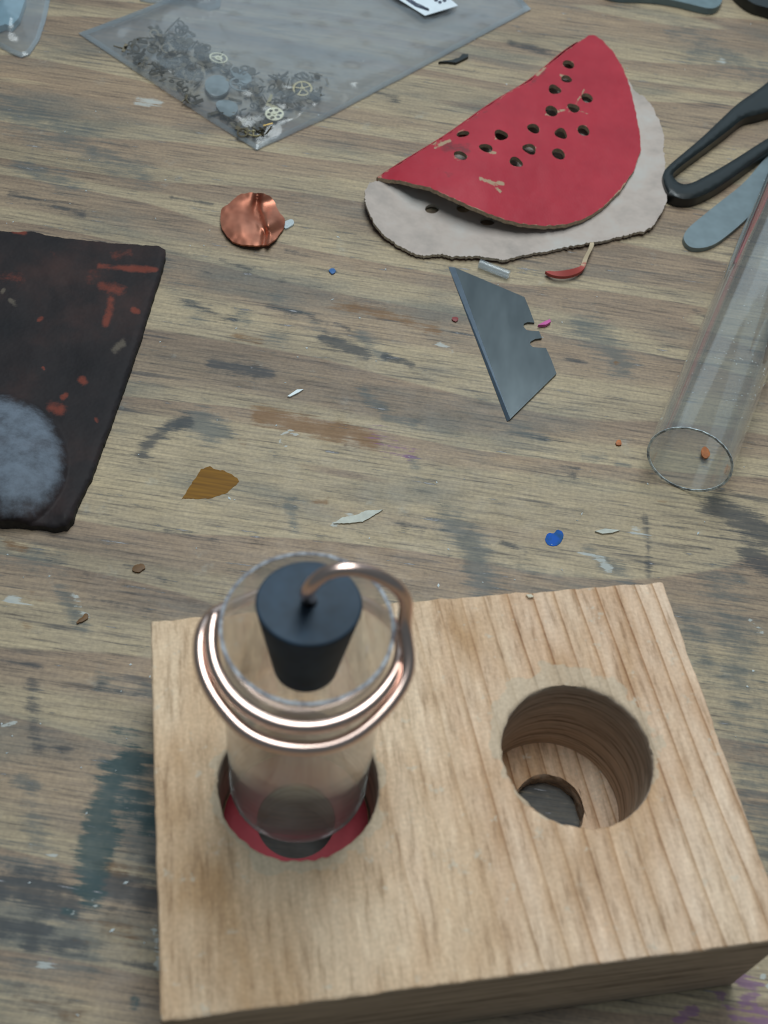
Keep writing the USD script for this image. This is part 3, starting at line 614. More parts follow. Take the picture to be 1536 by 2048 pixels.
rg = Point(0, 0).buffer(0.0134, 40).difference(Point(0, 0).buffer(0.0073, 40))
pts, TT = tri_fill(np.asarray(rg.exterior.coords)[:-1], [np.asarray(r.coords)[:-1] for r in rg.interiors], 0.0007)
rt_ = np.c_[pts + LHOLE, np.full(len(pts), LFLOOR + 0.0014)]
rm_ = compact(solid_slab(rt_, TT, 0.0013))
ldisc = obj("leather_washer", rm_, RED, smooth=40, prim={"wear": np.zeros((len(meshkit.arrays(rm_, 40)[0]), 3))})
tag(ldisc, "red leather ring at the bottom of the block's left hole, under the upright tube", "leather ring")

BURR = M("burred_acrylic", {"g": ("geometry", {}), "n": ("noise_texture", {"scale": 700.0, "detail": 3.0}), "r": ("rgb_ramp", {"ramp": [(0.36, (0.20, 0.22, 0.24)), (0.60, (0.70, 0.78, 0.80))]}), "p": ("principled_bsdf", {"roughness": 0.5})},
         [("g.position", "n.vector"), ("n.fac", "r.fac"), ("r.color", "p.base_color")], "p.BSDF")
# ------------------------------------------------------------------ the lying tube
LP, LPHI, LR, LW = np.array([0.0722, 0.1850]), 1.245, 0.01055, 0.00065
ldir = np.array([math.cos(LPHI), math.sin(LPHI), 0]); lnrm = np.array([-math.sin(LPHI), math.cos(LPHI), 0])
A0 = np.array([*LP, LR + 0.0001])
t = thing("lying_tube", "clear acrylic tube lying on the bench, dusted with white plastic swarf", "tube", A0)
obj("tube_wall", cyl_along(A0, A0 + ldir * 0.17, LR, LR - LW), PANE, t, smooth=50)
a = np.linspace(0, 2 * np.pi, 260, endpoint=False)
rimz = 0.00010 + 0.00030 * meshkit.fbm(np.c_[np.cos(a) * 12, np.sin(a) * 12, 0 * a], 3, 15) ** 2
ro, ri_ = LR + 0.00022 * np.maximum(meshkit.fbm(np.c_[np.cos(a) * 16, np.sin(a) * 16, 0 * a], 3, 16) - .45, -.1), np.full(260, LR - LW * 0.9)
rings = [(ro, 0 * a - 0.00005), (ro, rimz), (ri_, rimz * 0.8), (ri_, 0 * a - 0.00005)]
zz = np.array([0, 0, 1.0])
rv = np.vstack([A0 + (r * np.cos(a))[:, None] * lnrm + (r * np.sin(a))[:, None] * zz - (z + 0.00006)[:, None] * ldir for r, z in rings])
i = np.arange(260); j = (i + 1) % 260
rf = np.vstack([np.vstack([np.c_[k * 260 + i, k * 260 + j, ((k + 1) % 4) * 260 + j], np.c_[k * 260 + i, ((k + 1) % 4) * 260 + j, ((k + 1) % 4) * 260 + i]]) for k in range(4)])
rv[:, 2] = np.maximum(rv[:, 2], 0.00003)
obj("sawn_rim", (rv, rf), BURR, t)
# swarf clinging to it
WHITE = plain("white_swarf", (0.72, 0.78, 0.80), 0.4, 0, 0.1, 300)
fl = []
for k in range(230):
    th = rng.normal(72, 34); s = rng.uniform(0.012, 0.165); th = math.radians(th)
    if rng.random() < 0.2: th = rng.uniform(0, math.pi)
    n = lnrm * -math.cos(th) + zz * math.sin(th)
    c = A0 + ldir * s + n * (LR + 0.00005)
    u = ldir * rng.normal() + np.cross(n, ldir) * rng.normal(); u /= np.linalg.norm(u); w = np.cross(n, u)
    l, b = rng.choice([.00012, .0002, .00034], p=[.55, .35, .1]), rng.uniform(.00006, .00014)
    vv = np.array([u * l, w * b, -u * l, -w * b, n * .00012, -n * .00003]) + c
    fl.append((vv, np.array([[0, 1, 4], [1, 2, 4], [2, 3, 4], [3, 0, 4], [1, 0, 5], [2, 1, 5], [3, 2, 5], [0, 3, 5]])))
sw = obj("swarf_dust", join(*fl), WHITE, smooth=False)
tag(sw, "fine white plastic dust clinging to the lying clear tube", "dust", kind="stuff")
# orange flake inside the mouth of the tube
ORANGE = plain("orange_flake", (0.42, 0.13, 0.035), 0.6, 0, 0.3, 700)
fo = flat_piece(smooth_outline([(1403, 900), (1409, 893), (1417, 899), (1420, 909), (1414, 916), (1405, 912)], 30, 1.0, .4), 0.0016, 0.0004, 4)
tag(obj("orange_flake", fo, ORANGE), "small orange-brown flake inside the mouth of the lying tube", "flake")
# a strip of red leather curled inside the far end of the tube
SUEDEB = plain("brown_suede", (0.085, 0.034, 0.022), 0.9, 0, 0.3, 300)
rr_in = LR - LW - 0.0006


def strip(l0, l1, th0, th1):
    V_, F_ = [], []
    for k in range(40):
        L_ = l0 + (l1 - l0) * k / 39
        w = min(1.0, 0.12 + k / 12)
        for q_ in range(16):
            th = math.radians(th0 + (th1 - th0) * (0.5 + (q_ / 15 - 0.5) * w))
            V_.append(A0 + ldir * L_ + rr_in * (-lnrm * math.cos(th) + zz * math.sin(th)))
    q0 = (np.arange(39)[:, None] * 16 + np.arange(15)).ravel()
    top_ = np.array(V_)
    F_ = np.vstack([np.c_[q0, q0 + 1, q0 + 17], np.c_[q0, q0 + 17, q0 + 16]])
    c_ = A0 + ldir * ((top_ - A0) @ ldir)[:, None]
    low_ = c_ + (top_ - c_) * 0.93
    E_ = rim_edges(F_)
    n_ = len(top_)
    return np.vstack([top_, low_]), np.vstack([F_, F_[:, ::-1] + n_, np.c_[E_[:, 1], E_[:, 0], E_[:, 0] + n_], np.c_[E_[:, 1], E_[:, 0] + n_, E_[:, 1] + n_]])


tag(obj("leather_strip", strip(0.078, 0.168, 150, 188), plain("strip_red", (0.40, 0.02, 0.035), .6, 0, .15, 200), smooth=40), "narrow red strip running along one side inside the lying tube", "strip")
tag(obj("brown_strip", strip(0.046, 0.168, -48, 28), plain("strip_brown", (0.075, 0.036, 0.028), .8, 0, .3, 160), smooth=40), "dark brown strip on the outer side inside the lying tube", "strip")

# ------------------------------------------------------------------ the folded red leather
zf = hgt([(755, 355, 4.0), (880, 280, 7.5), (1000, 190, 8.0), (1100, 120, 6.0), (1180, 70, 3.4), (860, 375, 8.0), (960, 420, 7.6), (1040, 448, 5.2), (1130, 448, 3.6), (1200, 415, 3.0), (1260, 360, 2.9), (1282, 300, 2.9), (1255, 160, 3.0), (1225, 105, 3.0), (1050, 330, 6.8), (1150, 250, 5.2), (950, 330, 8.6)])
upper = np.array([(755, 355), (800, 361), (860, 375), (910, 398), (960, 420), (1000, 436), (1040, 447), (1085, 452), (1130, 449), (1170, 437), (1205, 415), (1240, 382), (1268, 340), (1282, 300), (1279, 262), (1270, 215), (1256, 160), (1243, 130), (1225, 102), (1205, 80), (1190, 70), (1178, 70), (1160, 82), (1130, 103), (1100, 128), (1080, 140), (1062, 160), (1030, 178), (1000, 196), (950, 230), (905, 262), (870, 285), (830, 308), (790, 333)], float)
ud = densify(upper, 4)
ud = jagged(ud, 1.6, 0.12, 3)
hole_px = [(1137, 129, 12, 8, 20), (1133, 158, 11, 7, 15), (1109, 179, 13, 9, 20), (1174, 196, 12, 9, 25), (1147, 216, 13, 8, 25), (1103, 222, 13, 10, 30), (1067, 257, 13, 9, 25), (1122, 267, 13, 10, 30), (1167, 261, 13, 10, 35), (1002, 270, 14, 10, 20), (926, 268, 13, 6, -10), (972, 296, 14, 8, 15), (1059, 298, 14, 10, 25), (1117, 308, 14, 10, 30), (1032, 324, 14, 9, 25), (921, 311, 14, 8, 20), (876, 286, 8, 4, -15)]
hp = []
for k, (hx, hy, ra_, rb_, an) in enumerate(hole_px[:-1]):
    aa = np.linspace(0, 2 * np.pi, 26, endpoint=False)
    c = np.stack([ra_ * np.cos(aa), rb_ * np.sin(aa)], -1) * (1 + 0.10 * np.sin(aa * 3 + k) * ((k * 7) % 5) / 4)[:, None]
    an = math.radians(an)
    hp.append(c @ np.array([[math.cos(an), math.sin(an)], [-math.sin(an), math.cos(an)]]) + (hx, hy))
pts, TT = tri_fill(ud, hp, 4.0)
z = zf(pts) + (meshkit.fbm(np.c_[pts * 0.02, 0 * pts[:, 0]], 3, 8) - 0.5) * 0.0007
top = at(pts[:, 0], pts[:, 1], z)
dh = np.min([np.hypot((pts[:, 0] - h[0]), (pts[:, 1] - h[1]) * 1.25) - h[2] for h in hole_px], axis=0)
db = shapely.distance(Polygon(ud).exterior, shapely.points(pts))
wear = np.zeros((len(pts), 3))
wear[:, 0] = np.maximum.reduce([0.55 * np.exp(-db / 4), 0.50 * np.exp(-np.maximum(dh, 0) / 4), stroke_mask(pts, [([(962, 358), (985, 366), (1006, 368)], 6.5, 1.0), ([(990, 374), (1002, 384)], 4, .95), ([(1092, 230), (1112, 224), (1130, 219)], 3.5, 1.0), ([(1150, 218), (1178, 228)], 2.5, .9), ([(1170, 178), (1150, 210)], 3, .95), ([(970, 285), (996, 278)], 3, .8), ([(1250, 370), (1215, 410)], 5, 1.0), ([(975, 303), (990, 306)], 5, 1), ([(870, 295), (900, 280)], 6, .95), ([(1090, 135), (1075, 150)], 5, 1.0), ([(1120, 150), (1140, 162)], 3, 1.0), ([(805, 365), (860, 380)], 3, 1.1), ([(1020, 322), (1050, 330)], 3, .8)])])
wear[:, 1] = np.maximum(stroke_mask(pts, [([(890, 290), (930, 300)], 18, .9), ([(880, 345), (900, 350)], 14, .7), ([(850, 330), (940, 380)], 20, .45), ([(1090, 140), (1060, 170)], 7, .8), ([(1060, 262), (1040, 330)], 10, .35), ([(860, 290), (1000, 205)], 6, .6)]), 0.4 * np.exp(-db / 8))
tp, bt_, ed = slab(top, TT, 0.0013)
lt = thing("folded_leather", "disc of red leather folded in half with punched holes, pale suede inside", "leather", at(1000, 330, 0))
obj("red_face", tp, RED, lt, smooth=True, prim={"wear": wear})
obj("suede_lining", compact((bt_[0] - [0, 0, 0], bt_[1])), SUEDE, lt, smooth=True)
obj("cut_edge", compact(ed), LEDGE, lt, smooth=False)
# lower half
lower = np.array([(731, 380), (730, 402), (738, 425), (748, 445), (765, 468), (800, 492), (830, 507), (850, 511), (880, 507), (905, 512), (935, 513), (955, 511), (985, 517), (1010, 521), (1040, 511), (1070, 506), (1095, 503), (1130, 494), (1165, 488), (1190, 484), (1225, 477), (1262, 468), (1292, 461), (1310, 448), (1318, 432), (1333, 405), (1334, 388), (1327, 362), (1331, 335), (1327, 300), (1328, 270), (1318, 240), (1305, 212), (1288, 194), (1270, 182), (1235, 125), (1205, 95), (1180, 88), (1110, 150), (1010, 215), (880, 300), (790, 352), (755, 362), (740, 366)], float)
ld = jagged(jagged(densify(lower, 2.5), 2.0, 0.15, 5), 2.2, 0.55, 6)
lh = []
for hx, hy, ra_, rb_ in ((864, 418, 14, 9), (927, 416, 14, 9), (975, 443, 15, 8)):
    aa = np.linspace(0, 2 * np.pi, 24, endpoint=False)
    lh.append(np.c_[hx + ra_ * np.cos(aa), hy + rb_ * np.sin(aa)])
pts, TT = tri_fill(ld, lh, 5.0)
zl = hgt([(731, 380, 4.2), (748, 445, 3.0), (830, 507, 1.5), (955, 511, 1.7), (1010, 521, 1.9), (1130, 494, 1.5), (1292, 461, 2.0), (1333, 400, 2.6), (1327, 300, 2.2), (1288, 194, 1.9), (1180, 88, 1.5), (1010, 215, 1.5), (880, 300, 1.6), (755, 362, 3.2), (1100, 300, 1.4), (900, 430, 1.4), (1270, 400, 1.6), (1000, 470, 1.4)])
z = np.maximum(zl(pts) + (meshkit.fbm(np.c_[pts * 0.018, 0 * pts[:, 0]], 3, 18) - 0.5) * 0.0011, 0.00135)
low_top = at(pts[:, 0], pts[:, 1], z)
tp2, bt2, ed2 = slab(low_top, TT, 0.0009)
obj("suede_face", tp2, SUEDE, lt, smooth=True)
obj("under_side", compact(bt2), plain("dark_red_leather", (0.30, 0.015, 0.025), .5), lt, smooth=True)
obj("cut_edge", compact(ed2), plain("pale_leather_edge", (0.46, 0.40, 0.33), .9, 0, .3, 900, .0001), lt, smooth=False)
# the fold itself: from the upper half's back edge round and down to the lower half
fe = spline(np.array([(757, 354), (830, 308), (905, 262), (1000, 196), (1062, 158), (1100, 126), (1160, 81)], float), 70)
fz = zf(fe) - 0.0001
ftop = at(fe[:, 0], fe[:, 1], fz)
back = np.array([ftop[-1][1] - ftop[0][1], -(ftop[-1][0] - ftop[0][0]), 0]); back /= -np.linalg.norm(back)
if back[1] < 0: back = -back
rows = []
for k in range(13):
    a_ = math.pi * (0.12 + 0.88 * k / 12)
    rr_ = (fz - 0.0016) / 2
    rows.append(ftop + back * ((np.sin(a_) - math.sin(math.pi * .12)) * rr_)[:, None] + np.c_[0 * fz, 0 * fz, (np.cos(a_) - math.cos(math.pi * .12)) * rr_])
rv = np.vstack(rows); nn = len(fe)
qq = (np.arange(12)[:, None] * nn + np.arange(nn - 1)).ravel()
ff = np.vstack([np.c_[qq, qq + 1, qq + nn + 1], np.c_[qq, qq + nn + 1, qq + nn]])
wv = np.zeros((len(rv), 3)); wv[:, 0] = 0.25; wv[:, 1] = .3
obj("fold", (rv, ff), RED, lt, smooth=True, prim={"wear": wv})

# a curl of trimmed leather in front of it
cp = [at(1183, 486, .0012), at(1180, 500, .0016), at(1170, 520, .0016), at(1163, 537, .0018), at(1150, 544, .0022), at(1125, 549, .0022), at(1105, 548, .0018), at(1094, 544, .0012)]
pp_ = spline(cp, 60)
w_ = np.linspace(0.0006, 0.0007, 60)
vv = []
for k, p in enumerate(pp_):
    d_ = pp_[min(k + 1, 59)] - pp_[max(k - 1, 0)]; d_[2] = 0; d_ /= np.linalg.norm(d_)
    s_ = np.array([-d_[1], d_[0], 0]); lift = 0.0006 * math.sin(k * 0.11)
    vv += [p + s_ * w_[k] + [0, 0, .0004 + lift], p - s_ * w_[k] + [0, 0, .0004 - lift], p - s_ * w_[k] + [0, 0, -.0006 - lift], p + s_ * w_[k] + [0, 0, -.0006 + lift]]
vv = np.array(vv); vv[:, 2] = np.maximum(vv[:, 2], .00005)
ff = []
for k in range(59):
    for q_ in range(4):
        a_, b_ = k * 4 + q_, k * 4 + (q_ + 1) % 4
        ff += [[a_, b_, b_ + 4], [a_, b_ + 4, a_ + 4]]
ff += [[0, 2, 1], [0, 3, 2], [236, 237, 238], [236, 238, 239]]
CURL = M("trimmed_leather", {"g": ("geometry", {}), "n": ("noise_texture", {"scale": 520.0, "detail": 4.0}), "s": ("separate_xyz", {}), "k": ("map_range", {"from_min": 0.268, "from_max": 0.2625, "to_min": 0.0, "to_max": 0.62}), "ad": ("math", {"math_type": "add"}),
                             "r": ("rgb_ramp", {"ramp": [(0.78, (0.55, 0.43, 0.29)), (1.02, (0.38, 0.03, 0.03))]}), "p": ("principled_bsdf", {"roughness": 0.7})},
         [("g.position", "n.vector"), ("g.position", "s.vector"), ("s.y", "k.value"), ("n.fac", "ad.value1"), ("k.result", "ad.value2"), ("ad.value", "r.fac"), ("r.color", "p.base_color")], "p.BSDF")
tag(obj("leather_offcut", (vv, np.array(ff)), CURL, smooth=30), "thin curl of trimmed red and cream leather in front of the folded disc", "leather scrap")

# ------------------------------------------------------------------ the utility blade
bl = [(897, 534), (1049, 594), (1059, 618), (1069, 645), (1056, 644), (1048, 647), (1047, 653), (1053, 660), (1064, 662), (1078, 662), (1084, 676), (1070, 678), (1061, 683), (1060, 689), (1066, 694), (1078, 695), (1092, 696), (1103, 720), (1113, 747), (1016, 843), (1012, 842)]
long0, long1 = np.array([897, 534.0]), np.array([1014, 843.0])
inw = np.array([8.0, -2.2])
body_px = [tuple(long0 + inw * [1.4, .9] + [2, 3])] + bl[1:19] + [tuple(long1 + inw * [.7, 1] + [1, -3])]
t = thing("utility_blade", "trapezoid steel utility knife blade with two notches lying on the bench", "blade", at(1000, 690, 0))
obj("blade_body", flat_piece(np.array(body_px), 0.0001, 0.0006, 7), STEEL, t, smooth=30)
e0, e1, i0, i1 = at(*long0, .0001), at(*long1, .0001), at(*body_px[0], .0007), at(*body_px[-1], .0007)
ev = np.array([e0, e1, i1, i0, *(i1 * [1, 1, 0] + [0, 0, .0001],), *(i0 * [1, 1, 0] + [0, 0, .0001],)])
ev[:2, 2] = .00012
ef = np.array([[0, 1, 2], [0, 2, 3], [0, 4, 1], [0, 5, 4], [0, 3, 5], [1, 4, 2], [3, 2, 4], [3, 4, 5]])
obj("honed_edge", (ev, ef), EDGE, t, smooth=False)

# ------------------------------------------------------------------ copper disc
co = smooth_outline([(441, 438), (445, 416), (462, 403), (480, 389), (507, 386), (534, 389), (549, 402), (558, 422), (569, 438), (566, 456), (554, 474), (532, 489), (507, 491), (478, 488), (453, 472), (445, 456)], 120, 2.2, .09)
pts, TT = tri_fill(co, (), 4.0)
cz = hgt([(441, 438, 1.6), (480, 389, 2.6), (530, 391, 2.8), (568, 445, 1.2), (530, 488, 1.8), (478, 486, 1.5), (495, 440, 1.9), (542, 436, 2.6), (520, 428, 0.4), (505, 400, 2.6), (522, 405, 1.0), (545, 415, 1.2), (530, 452, 3.2), (514, 455, 1.6), (548, 462, 1.0), (490, 465, 2.4), (465, 430, 2.2), (535, 470, 1.2)], 0.0)
cl_ = pts[:, 0] - (519 + 0.16 * (pts[:, 1] - 384) + 4 * np.sin(pts[:, 1] / 14))
z = np.clip(cz(pts), .0007, .004) + 0.0016 / (1 + np.exp(-cl_ / 2.2)) * np.exp(-np.abs(cl_) / 26) - 0.0009 * np.exp(-((cl_ + 7) / 5) ** 2)
z = np.maximum(z, .0006) + (meshkit.fbm(np.c_[pts * .06, 0 * pts[:, 0]], 2, 3) - .5) * .0005
tag(obj("copper_disc", solid_slab(at(pts[:, 0], pts[:, 1], z), TT, 0.0005), COIN, smooth=28), "small crumpled copper disc lying alone on the bench", "copper disc")
FLAKE = M("clear_flake", {"p": ("principled_bsdf", {"base_color": (0.75, 0.82, 0.85), "roughness": 0.2, "transmission_weight": 0.4})}, [], "p.BSDF")
tag(obj("plastic_flake", flat_piece(smooth_outline([(568, 446), (576, 440), (585, 439), (588, 446), (580, 453), (570, 456)], 30), .0001, .0005, 4), FLAKE), "tiny pale clear flake touching the edge of the copper disc", "flake")

# ------------------------------------------------------------------ the dark leather piece on the left
mo = np.array([(-60, 452), (0, 462), (40, 464), (62, 462), (90, 470), (150, 479), (220, 486), (280, 490), (318, 492), (330, 500), (331, 512), (320, 552), (300, 615), (283, 672), (262, 735), (243, 790), (222, 850), (200, 905), (183, 955), (165, 990), (150, 1018), (146, 1036), (132, 1052), (108, 1057), (85, 1052), (60, 1052), (35, 1043), (10, 1043), (-60, 1038)], float)
md = jagged(densify(mo, 5), 1.8, .12, 12)
pts, TT = tri_fill(md, (), 5.0)
bulge = np.hypot((pts[:, 0] + 2) / 138, (pts[:, 1] - 925) / 138)
z = 0.0023 + 0.0048 * np.clip(1 - bulge ** 2.0, 0, 1) ** 0.8 + (meshkit.fbm(np.c_[pts * .015, 0 * pts[:, 0]], 3, 22) - .5) * .0009
z += 0.0012 * np.exp(-np.hypot(pts[:, 0] - 128, pts[:, 1] - 1030) / 22) - 0.0008 * np.exp(-np.abs(shapely.distance(Polygon(md).exterior, shapely.points(pts))) / 5)
mtop = at(pts[:, 0], pts[:, 1], z)
wr_ = np.zeros((len(pts), 3))
wr_[:, 0] = stroke_mask(pts, [([(200, 532), (260, 537), (310, 540)], 8, 1.0), ([(205, 575), (240, 580)], 17, .85), ([(222, 600), (212, 645)], 12, .95), ([(268, 620), (276, 623)], 8, 1.15), ([(105, 815), (120, 820)], 16, .95), ([(125, 795), (132, 790)], 7, 1), ([(163, 760), (167, 764)], 10, 1.15), ([(30, 458), (45, 462)], 9, 1.2), ([(78, 640), (84, 636)], 6, 1.05), ([(85, 735), (88, 738)], 4, 1), ([(0, 550), (40, 560)], 22, .6), ([(180, 560), (260, 500)], 26, .55), ([(100, 500), (110, 510)], 12, .5), ([(210, 1330 - 400)], 1, 0) if False else ([(230, 510), (260, 505)], 14, .8), ([(192, 838), (195, 842)], 5, 1)])
wr_[:, 1] = np.clip((1.03 - bulge) / 0.22, 0, 1) ** 0.7 * 0.68 * np.clip(1.15 - np.clip((pts[:, 1] - 960) / 110, 0, 1), 0, 1)
wr_[:, 2] = np.maximum(stroke_mask(pts, [([(230, 700), (245, 685)], 12, .8), ([(20, 600), (30, 610)], 8, .8), ([(4, 585), (8, 580)], 6, .9)]), 0.42 * np.exp(-np.hypot(pts[:, 0] - 128, pts[:, 1] - 1035) / 18))
MAT = M("worn_black_leather", {"g": ("geometry", {}), "n": ("noise_texture", {"scale": 28.0, "detail": 5.0, "roughness": 0.6}), "r": ("rgb_ramp", {"ramp": [(0.32, (0.012, 0.012, 0.014)), (0.52, (0.024, 0.019, 0.020)), (0.70, (0.055, 0.030, 0.027))]}),
                               "a": ("attribute", {"attribute": "wear"}), "sa": ("separate_color", {}), "n2": ("noise_texture", {"scale": 210.0, "detail": 6.0, "roughness": 0.7}),
                               "a1": ("math", {"math_type": "add"}), "k1": ("map_range", {"range_type": "smoothstep", "from_min": 0.86, "from_max": 1.25, "to_max": 0.62}), "x1": ("mix", {"color2": (0.25, 0.055, 0.032)}),
                               "a2": ("math", {"math_type": "add"}), "k2": ("map_range", {"range_type": "smoothstep", "from_min": 0.70, "from_max": 1.40, "to_max": 0.60}), "x2": ("mix", {"color2": (0.24, 0.29, 0.36)}),
                               "a3": ("math", {"math_type": "add"}), "k3": ("map_range", {"range_type": "smoothstep", "from_min": 0.86, "from_max": 1.15, "to_max": 0.6}), "x3": ("mix", {"color2": (0.16, 0.13, 0.10)}),
                               "n4": ("voronoi_texture", {"scale": 900.0}), "b": ("bump", {"strength": 0.5, "distance": 0.00012}), "p": ("principled_bsdf", {"roughness": 0.65, "specular_ior_level": 0.18})},
        [("g.position", "n.vector"), ("n.fac", "r.fac"), ("a.color", "sa.color"), ("g.position", "n2.vector"), ("sa.r", "a1.value1"), ("n2.fac", "a1.value2"), ("a1.value", "k1.value"), ("k1.result", "x1.fac"), ("r.color", "x1.color1"),
         ("sa.g", "a2.value1"), ("n2.fac", "a2.value2"), ("a2.value", "k2.value"), ("k2.result", "x2.fac"), ("x1.color", "x2.color1"), ("sa.b", "a3.value1"), ("n2.fac", "a3.value2"), ("a3.value", "k3.value"), ("k3.result", "x3.fac"), ("x2.color", "x3.color1"),
         ("x3.color", "p.base_color"), ("g.position", "n4.vector"), ("n4.distance", "b.height"), ("b.normal", "p.normal")], "p.BSDF")
lowm = mtop.copy(); lowm[:, 2] = 0.0001
m1, m2, m3_ = slab(mtop, TT, lowm)
t = thing("black_leather_pouch", "worn black leather piece with rusty red scuffs and a pale rubbed bulge", "leather piece", at(100, 760, 0))
obj("worn_face", m1, MAT, t, smooth=True, prim={"wear": wr_})
obj("underside", compact(m2), plain("dark_leather_under", (0.02, 0.018, 0.018), .8), t, smooth=False)
obj("rough_edge", compact(m3_), plain("dark_leather_edge", (0.028, 0.024, 0.02), .9, 0, .4, 700, .0001), t, smooth=False)

# ------------------------------------------------------------------ snips handle and grey strip on the right
hl_out = smooth_outline([(1326, 352), (1334, 335), (1400, 278), (1470, 212), (1500, 190), (1540, 160), (1600, 120), (1660, 150), (1640, 240), (1560, 290), (1470, 352), (1412, 388), (1375, 398), (1345, 392), (1332, 378)], 160)
hl_in = smooth_outline([(1346, 352), (1350, 343), (1400, 304), (1468, 252), (1490, 236), (1520, 228), (1560, 220), (1590, 230), (1580, 250), (1540, 274), (1470, 318), (1400, 358), (1378, 367), (1360, 366)], 120)
pts, TT = tri_fill(hl_out, [hl_in], 6.0)
dd = np.minimum(shapely.distance(Polygon(hl_out).exterior, shapely.points(pts)), shapely.distance(Polygon(hl_in).exterior, shapely.points(pts)))
htop = at(pts[:, 0], pts[:, 1], 0.0042 - 0.0007 * np.exp(-dd / 3))
hlow = htop.copy(); hlow[:, 2] = 0.0003
tag(obj("black_metal_loop", solid_slab(htop, TT, hlow), BLACKM, smooth=50), "black metal finger loop of a hand tool beside the folded leather", "tool handle")
gs = smooth_outline([(1369, 482), (1368, 470), (1378, 455), (1400, 436), (1450, 396), (1500, 352), (1560, 300), (1600, 330), (1545, 388), (1490, 440), (1450, 474), (1425, 490), (1400, 496), (1380, 493)], 120)
pts, TT = tri_fill(gs, (), 7.0)
gtop = at(pts[:, 0], pts[:, 1], 0.0016)
glow_ = gtop.copy(); glow_[:, 2] = .0001
tag(obj("grey_metal_strip", solid_slab(gtop, TT, glow_), GREYM, smooth=40), "flat grey metal strip with a rounded end lying behind the clear tube", "metal strip")

# ------------------------------------------------------------------ plastic bags
def film(name, haze, tint=(0.62, 0.72, 0.80), rough=0.16):
    return M(name, {"t": ("transparent_bsdf", {"color": (0.96, 0.97, 0.98)}), "d": ("diffuse_bsdf", {"color": tint}), "tl": ("translucent_bsdf", {"color": tint}), "dm": ("mix_closure", {"fac": 0.5}), "h": ("mix_closure", {"fac": haze}),
                    "geo": ("geometry", {}), "n": ("noise_texture", {"scale": 120.0, "detail": 3.0}), "b": ("bump", {"strength": 0.4, "distance": 0.0005}),
                    "lw": ("layer_weight", {"blend": 0.5}), "fp": ("math", {"math_type": "power", "value2": 3.5}), "f": ("math", {"math_type": "multiply_add", "value2": 0.8, "value3": 0.035}), "gl": ("glossy_bsdf", {"color": (1, 1, 1), "roughness": rough}), "o": ("mix_closure", {})},
             [("d.BSDF", "dm.closure1"), ("tl.BSDF", "dm.closure2"), ("t.BSDF", "h.closure1"), ("dm.closure", "h.closure2"), ("geo.position", "n.vector"), ("n.fac", "b.height"), ("b.normal", "gl.normal"), ("b.normal", "lw.normal"), ("lw.facing", "fp.value1"), ("fp.value", "f.value1"), ("f.value", "o.fac"), ("h.closure", "o.closure1"), ("gl.BSDF", "o.closure2")], "o.closure")


FILM = film("hazy_plastic_film", 0.24, (0.50, 0.53, 0.57), 0.2)
SEAM = film("bag_seam_film", 0.34, (0.5, 0.58, 0.64))


def bag(name, label, outline, ctrl, wrinkle, seed, step=8.0):
    o = jagged(densify(outline, step), 0.8, .05, seed)
    pts, TT = tri_fill(o, (), step)
    d = shapely.distance(Polygon(o).exterior, shapely.points(pts))
    zf_ = hgt(ctrl)
    rise = np.clip(d / 28.0, 0, 1) ** 0.7
    z = 0.0005 + rise * (np.maximum(zf_(pts), 0.0003) + wrinkle * (meshkit.fbm(np.c_[pts * [0.030, 0.05], 0 * pts[:, 0]], 4, seed) - .3)) + 0.00012 * meshkit.fbm(np.c_[pts * .03, 0 * pts[:, 0]], 2, seed + 3)
    top = at(pts[:, 0], pts[:, 1], z)
    low = top.copy(); low[:, 2] = 0.00012
    a_, b_, c_ = slab(top, TT, low)
    t = thing(name, label, "plastic bag", [*at(*np.mean(outline, 0), 0)[:2], 0])
    obj("film", join(a_, b_, c_), FILM, t, smooth=True)
    # the welded margin
    inner = np.asarray(Polygon(o).buffer(-9).exterior.coords)[:-1]
    pts2, T2 = tri_fill(o, [inner[::-1]], 6.0)
    z2 = np.interp(shapely.distance(Polygon(o).exterior, shapely.points(pts2)), [0, 9], [0.0007, 0.0010])
    zb = 0.0005 + (np.clip(shapely.distance(Polygon(o).exterior, shapely.points(pts2)) / 28, 0, 1) ** .7) * (np.maximum(zf_(pts2), .0003) + wrinkle * .6) + .0002
    obj("welded_seam", (at(pts2[:, 0], pts2[:, 1], np.maximum(z2, zb)), up(at(pts2[:, 0], pts2[:, 1], 0), T2)), SEAM, t, smooth=True)
    return t


gb = bag("gear_bag", "clear plastic bag of small clock gears with a white sticker on it", np.array([(157, 66), (300, 160), (420, 240), (513, 299), (650, 236), (800, 157), (930, 88), (1062, 18), (1010, -40), (940, -110), (640, -110), (420, -40), (285, 18)], float),
         [(157, 66, .3), (513, 299, .3), (1062, 18, .4), (300, 110, 3.5), (420, 130, 3.6), (420, 210, 2.8), (540, 220, 2.6), (600, 170, 3.0), (700, 120, 1.6), (850, 60, 1.2), (700, 20, 1.5), (450, 20, 2.5), (940, -100, 1), (650, -100, 1), (340, 60, 3.0), (260, 110, 1.6)], 0.0019, 41)
STK = plain("white_sticker", (0.72, 0.78, 0.84), .5, 0, .05, 200)
INK = plain("dark_print", (0.05, 0.06, 0.10), .6)
sk = np.array([(740, -42), (800, 0), (850, 31), (916, 11), (862, -34), (830, -62)], float)
pts, TT = tri_fill(sk, (), 8)
obj("sticker", solid_slab(at(pts[:, 0], pts[:, 1], 0.0031), TT, 0.00015), STK, gb, smooth=False)
pr = []
